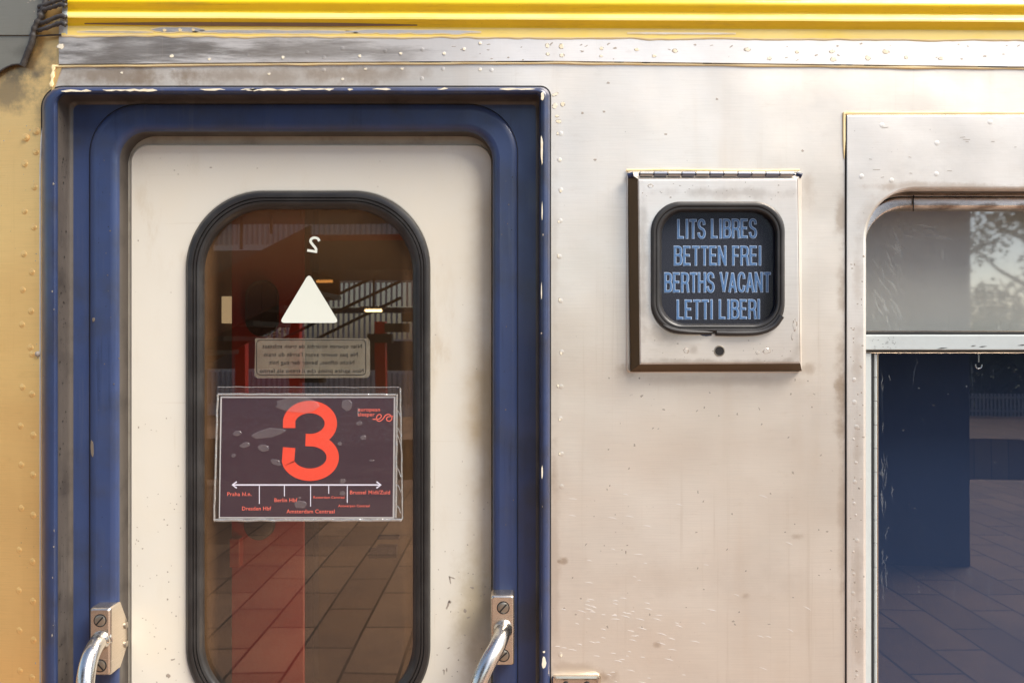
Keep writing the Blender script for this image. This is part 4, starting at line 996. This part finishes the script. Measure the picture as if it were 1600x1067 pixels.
# --- inside of the carriage
vs = empty('vestibule', (0, 0, 0), car)
x0, x1 = W(60, 0)[0], W(1000, 0)[0]; Y1 = 1.05; ZF, ZC = 0.25, 2.36
mb = MB(); mb.box(x0-.03, x1, Y1, Y1+.03, ZF, ZC); mb.build('back_wall', M['wall_in'], vs, 0)
mb = MB(); mb.box(x0-.03, x0, 0.08, Y1, ZF, ZC); mb.build('side_wall', M['grey_in'], vs, 0)
mb = MB(); mb.box(x1, x1+.03, 0.03, Y1+.03, ZF, ZC); mb.build('side_wall', M['wall_in'], vs, 0)
mb = MB(); mb.box(x0-.03, x1+.03, 0.03, Y1+.03, ZC, ZC+.03); mb.build('ceiling', M['ceil_in'], vs, 0)
mb = MB(); mb.box(x0-.03, x1+.03, 0.03, Y1+.03, ZF-.03, ZF); mb.build('floor', M['grey_in'], vs, 0)
mb = MB(); mb.pbox(300, 250, 470, 1500, -.66, -.70, 0, 2); mb.build('grey_partition', M['grey_in'], vs, 0)
mb = MB(); mb.pbox(362, 250, 474.5, 1500, -.60, -.66, 0, 0.6); mb.build('red_door', M['red_in'], vs, 0)
mb = MB(); mb.pbox(358.5, 842, 374, 886, -.575, -.60, 0, 1); mb.build('red_latch', M['red_in'], vs, 0)
mb = MB(); mb.pbox(346, 463, 361, 505, -.62, -.64, 0, 1); mb.build('lit_sign', M['lit_sign'], vs, 0)
mb = MB(); mb.pbox(476, 250, 490, 1500, -.61, -.66); mb.build('door_post', M['black'], vs, 0)
mb = MB(); cc = Vector(W(408, 818, -.59)); mb.rings([[cc + Vector((r_*math.cos(a), y, r_*math.sin(a))) for a in [i*2*math.pi/24 for i in range(24)]] for r_, y in ((.036, 0), (.036, -.02), (.030, -.026), (.01, -.028))], 0, True, True, True)
mb.build('door_knob', M['black'], vs, 40)
c0_ = W(770, 420, -.3)
mb = MB(); mb.box(c0_[0]-.09, c0_[0]+.09, .25, .35, .70, .73); mb.build('added_fill_panel', M['lamp_warm'], vs, 0)  # added glowing panel, below the view, goes with the fill light
mb = MB(); mb.loft([(384,438,436,526,25,-.599,-.6),(385,439,435,525,25,-.592,-.6),(389,443,431,521,22,-.594,-.6)], cap=True); mb.build('red_door_window', M['black'], vs, 40)
lp = bpy.data.lights.new('added_fill_light', 'AREA'); lp.energy = 2.6; lp.color = (1.0, 0.72, 0.45); lp.size = 0.16  # unseen fill added low down to brighten the red door's lower part
lo = bpy.data.objects.new('added_fill_light', lp); COL.objects.link(lo); lo.location = (c0_[0], .30, .80); lo.rotation_euler = (R(150), R(-35), 0); lo.parent = vs
cb = empty('compartment', (0, 0, 0), car)
mb = MB(); mb.box(x1+.03, 2.6, 1.02, 1.05, ZF, ZC); mb.build('back_wall', M['navy'], cb, 0)
mb = MB(); mb.box(x1+.03, 2.6, 0.03, 1.05, ZC, ZC+.03); mb.build('ceiling', M['navy'], cb, 0)
mb = MB(); mb.box(2.6, 2.63, 0.03, 1.05, ZF, ZC); mb.build('side_wall', M['navy'], cb, 0)
# roof
mb = MB(); rows = []
for k in range(13):
    a = R(k*90/12); rows.append([(-1.95, -0.004 + 1.42*(1-math.cos(a)), W(0,-58,0)[2] + 0.95*math.sin(a)), (2.63, -0.004 + 1.42*(1-math.cos(a)), W(0,-46,0)[2] + 0.95*math.sin(a))])
mb.rings(rows, 0, closed=False); mb.build('roof', M['corner'], car, 60)

# ================================================================== ROUTE POSTER
PD = GD + 0.0020
po = empty('route_poster', W(480, 808, PD))
tag(po, 'aubergine sheet with a large coral 3 in a clear sleeve on the door window', 'poster')
def pb(mb, name, mat, sm=0): return shift(mb.build(name, mat, po, sm), po)
mb = MB()
mb.poly([W(344.6,619.2,PD-.0003), W(342,809.2,PD-.0003), W(616.5,809.2,PD-.0003), W(618,619.2,PD-.0003)])
pb(mb, 'sheet_backing', M['paper_white'])
mb = MB(); mb.poly([W(346.8,621.5,PD), W(343.6,807.3,PD), W(613.6,807.3,PD), W(615.4,621.5,PD)]); pb(mb, 'sheet', M['paper'])
Z = lambda x, y: (x/4.4469 + 320, y/4.4469 + 590)
mb = MB(); cl = []
for k in range(41):                                   # upper bowl
    a = R(190 + (450-190)*k/40); cl.append((730 + 146*math.cos(a), 318 + 115*math.sin(a)))
up = [(586, 349)] + cl + [(700, 432)]
lo_ = []
for k in range(46):
    a = R(-90 + (205+50)*k/45 + 0); lo_.append((731 + 158*math.cos(a), 553 + 120*math.sin(a)))
lo_ = [(700, 432)] + lo_ + [(586, 485)] 
tp = [Z(*p) for p in up]; bt = [Z(*p) for p in lo_]
stroke(mb, tp, 86/4.447, PD+.0003); stroke(mb, bt, 86/4.447, PD+.0004)
pb(mb, 'numeral', M['print_red'])
mb = MB(); Q = PD + .0003
stroke(mb, [Z(196,744), Z(1218,744)], 2.2, Q)
for x, s in ((188, 1), (1227, -1)): stroke(mb, [Z(x + s*34, 722), Z(x + s*3, 744), Z(x + s*34, 766)], 2.2, Q+.0001)
for x, y in ((379,875),(553,823),(735,893),(861,805),(990,868)): stroke(mb, [Z(x,748), Z(x,y)], 1.25, Q)
pb(mb, 'route_line', M['print_white'])
mb = MB()
def tx(s_, x0, x1, base, cap): 
    a = Z(x0, base); b = Z(x1, base); text_mb(mb, s_, a[0], b[0], a[1], cap/4.447, Q, 0, bold=.008)
tx('Praha hl.n.',156,325,820,27); tx('Dresden Hbf',259,461,920,27); tx('Berlin Hbf',484,643,862,27); tx('Amsterdam Centraal',568,902,940,27)
tx('Rotterdam Centraal',755,970,838,17); tx('Antwerpen Centraal',927,1145,897,17); tx('Brussel Midi/Zuid',1009,1287,808,27)
pb(mb, 'station_names', M['print_pink'])
mb = MB(); tx('european',1065,1217,233,27); tx('sleeper',1065,1180,267,27)
lg = catmull([(1166,288,0),(1195,288,0),(1215,284,0),(1227,268,0),(1218,255,0),(1202,260,0),(1192,280,0),(1200,299,0),(1220,300,0),(1240,283,0),(1255,262,0),(1274,254,0),(1292,262,0),(1300,282,0),(1288,300,0),(1268,298,0),(1263,282,0),(1278,270,0),(1310,268,0)], 6)
stroke(mb, [Z(p.x, p.y) for p in lg], 1.5, Q+.0001)
pb(mb, 'logo', M['print_pink'])
mb = MB(); sd = PD + .0012
mb.poly([W(340,604,sd), W(334,814,sd), W(629,812,sd), W(624,605,sd)]); pb(mb, 'plastic_sleeve', M['sleeve'])
mb = MB()
def wob(a, b, n, s): return [W(a[0]+(b[0]-a[0])*i/n + .9*mnoise.noise((i*.35, s, 0)), a[1]+(b[1]-a[1])*i/n + .9*mnoise.noise((i*.35, s, 5)), sd) for i in range(n+1)]
mb.tube(wob((340,616),(334.5,812),30,1), 1.6*S, 8, 0, squash=.6)
mb.tube(wob((334.5,812.5),(628,812),40,2), 2.2*S, 8, 0, squash=.6)
mb.tube(wob((620,616),(618.5,808),30,3), 1.7*S, 8, 0, squash=.6)
mb.tube(wob((625.5,606),(629,811),30,4), 1.3*S, 8, 0, squash=.6)
mb.tube(wob((340.5,616),(619,616.5),40,5), 1.6*S, 8, 0, squash=.6)
mb.tube(wob((340,604.5),(624,605),40,6), 0.5*S, 8, 0, squash=.6)
for y in (641, 668, 680, 731, 757, 790):
     mb.tube(wob((621, y), (626.5, y + random.uniform(8, 16)), 4, k+9), .8*S, 6, 0, squash=.6)
pb(mb, 'sleeve_rim', M['sleeve_rim'], 60)
mb = MB()
for cx, cy, rx, ry, a in ((640,190,130,52,.05),(225,386,28,18,-.2),(277,467,32,17,-.2),(408,489,36,22,.1),(200,540,15,13,0),(493,588,34,18,.45),(440,385,104,30,-.18),(1073,317,20,14,0),(1100,416,20,15,.1),(937,460,15,12,0),(957,718,20,16,0),(957,803,20,14,0),(664,880,42,24,0),(988,190,34,34,.3),(1066,240,8,30,0),(660,833,10,7,0),(1160,574,18,6,0)):
    p = Z(cx, cy); mb = MB(); mb.flake(p[0], p[1], rx/4.447, ry/4.447, sd+.0001, 0, .12, a, n=18, h=.0006); pb(mb, 'air_bubble', M['bubble'], 60)
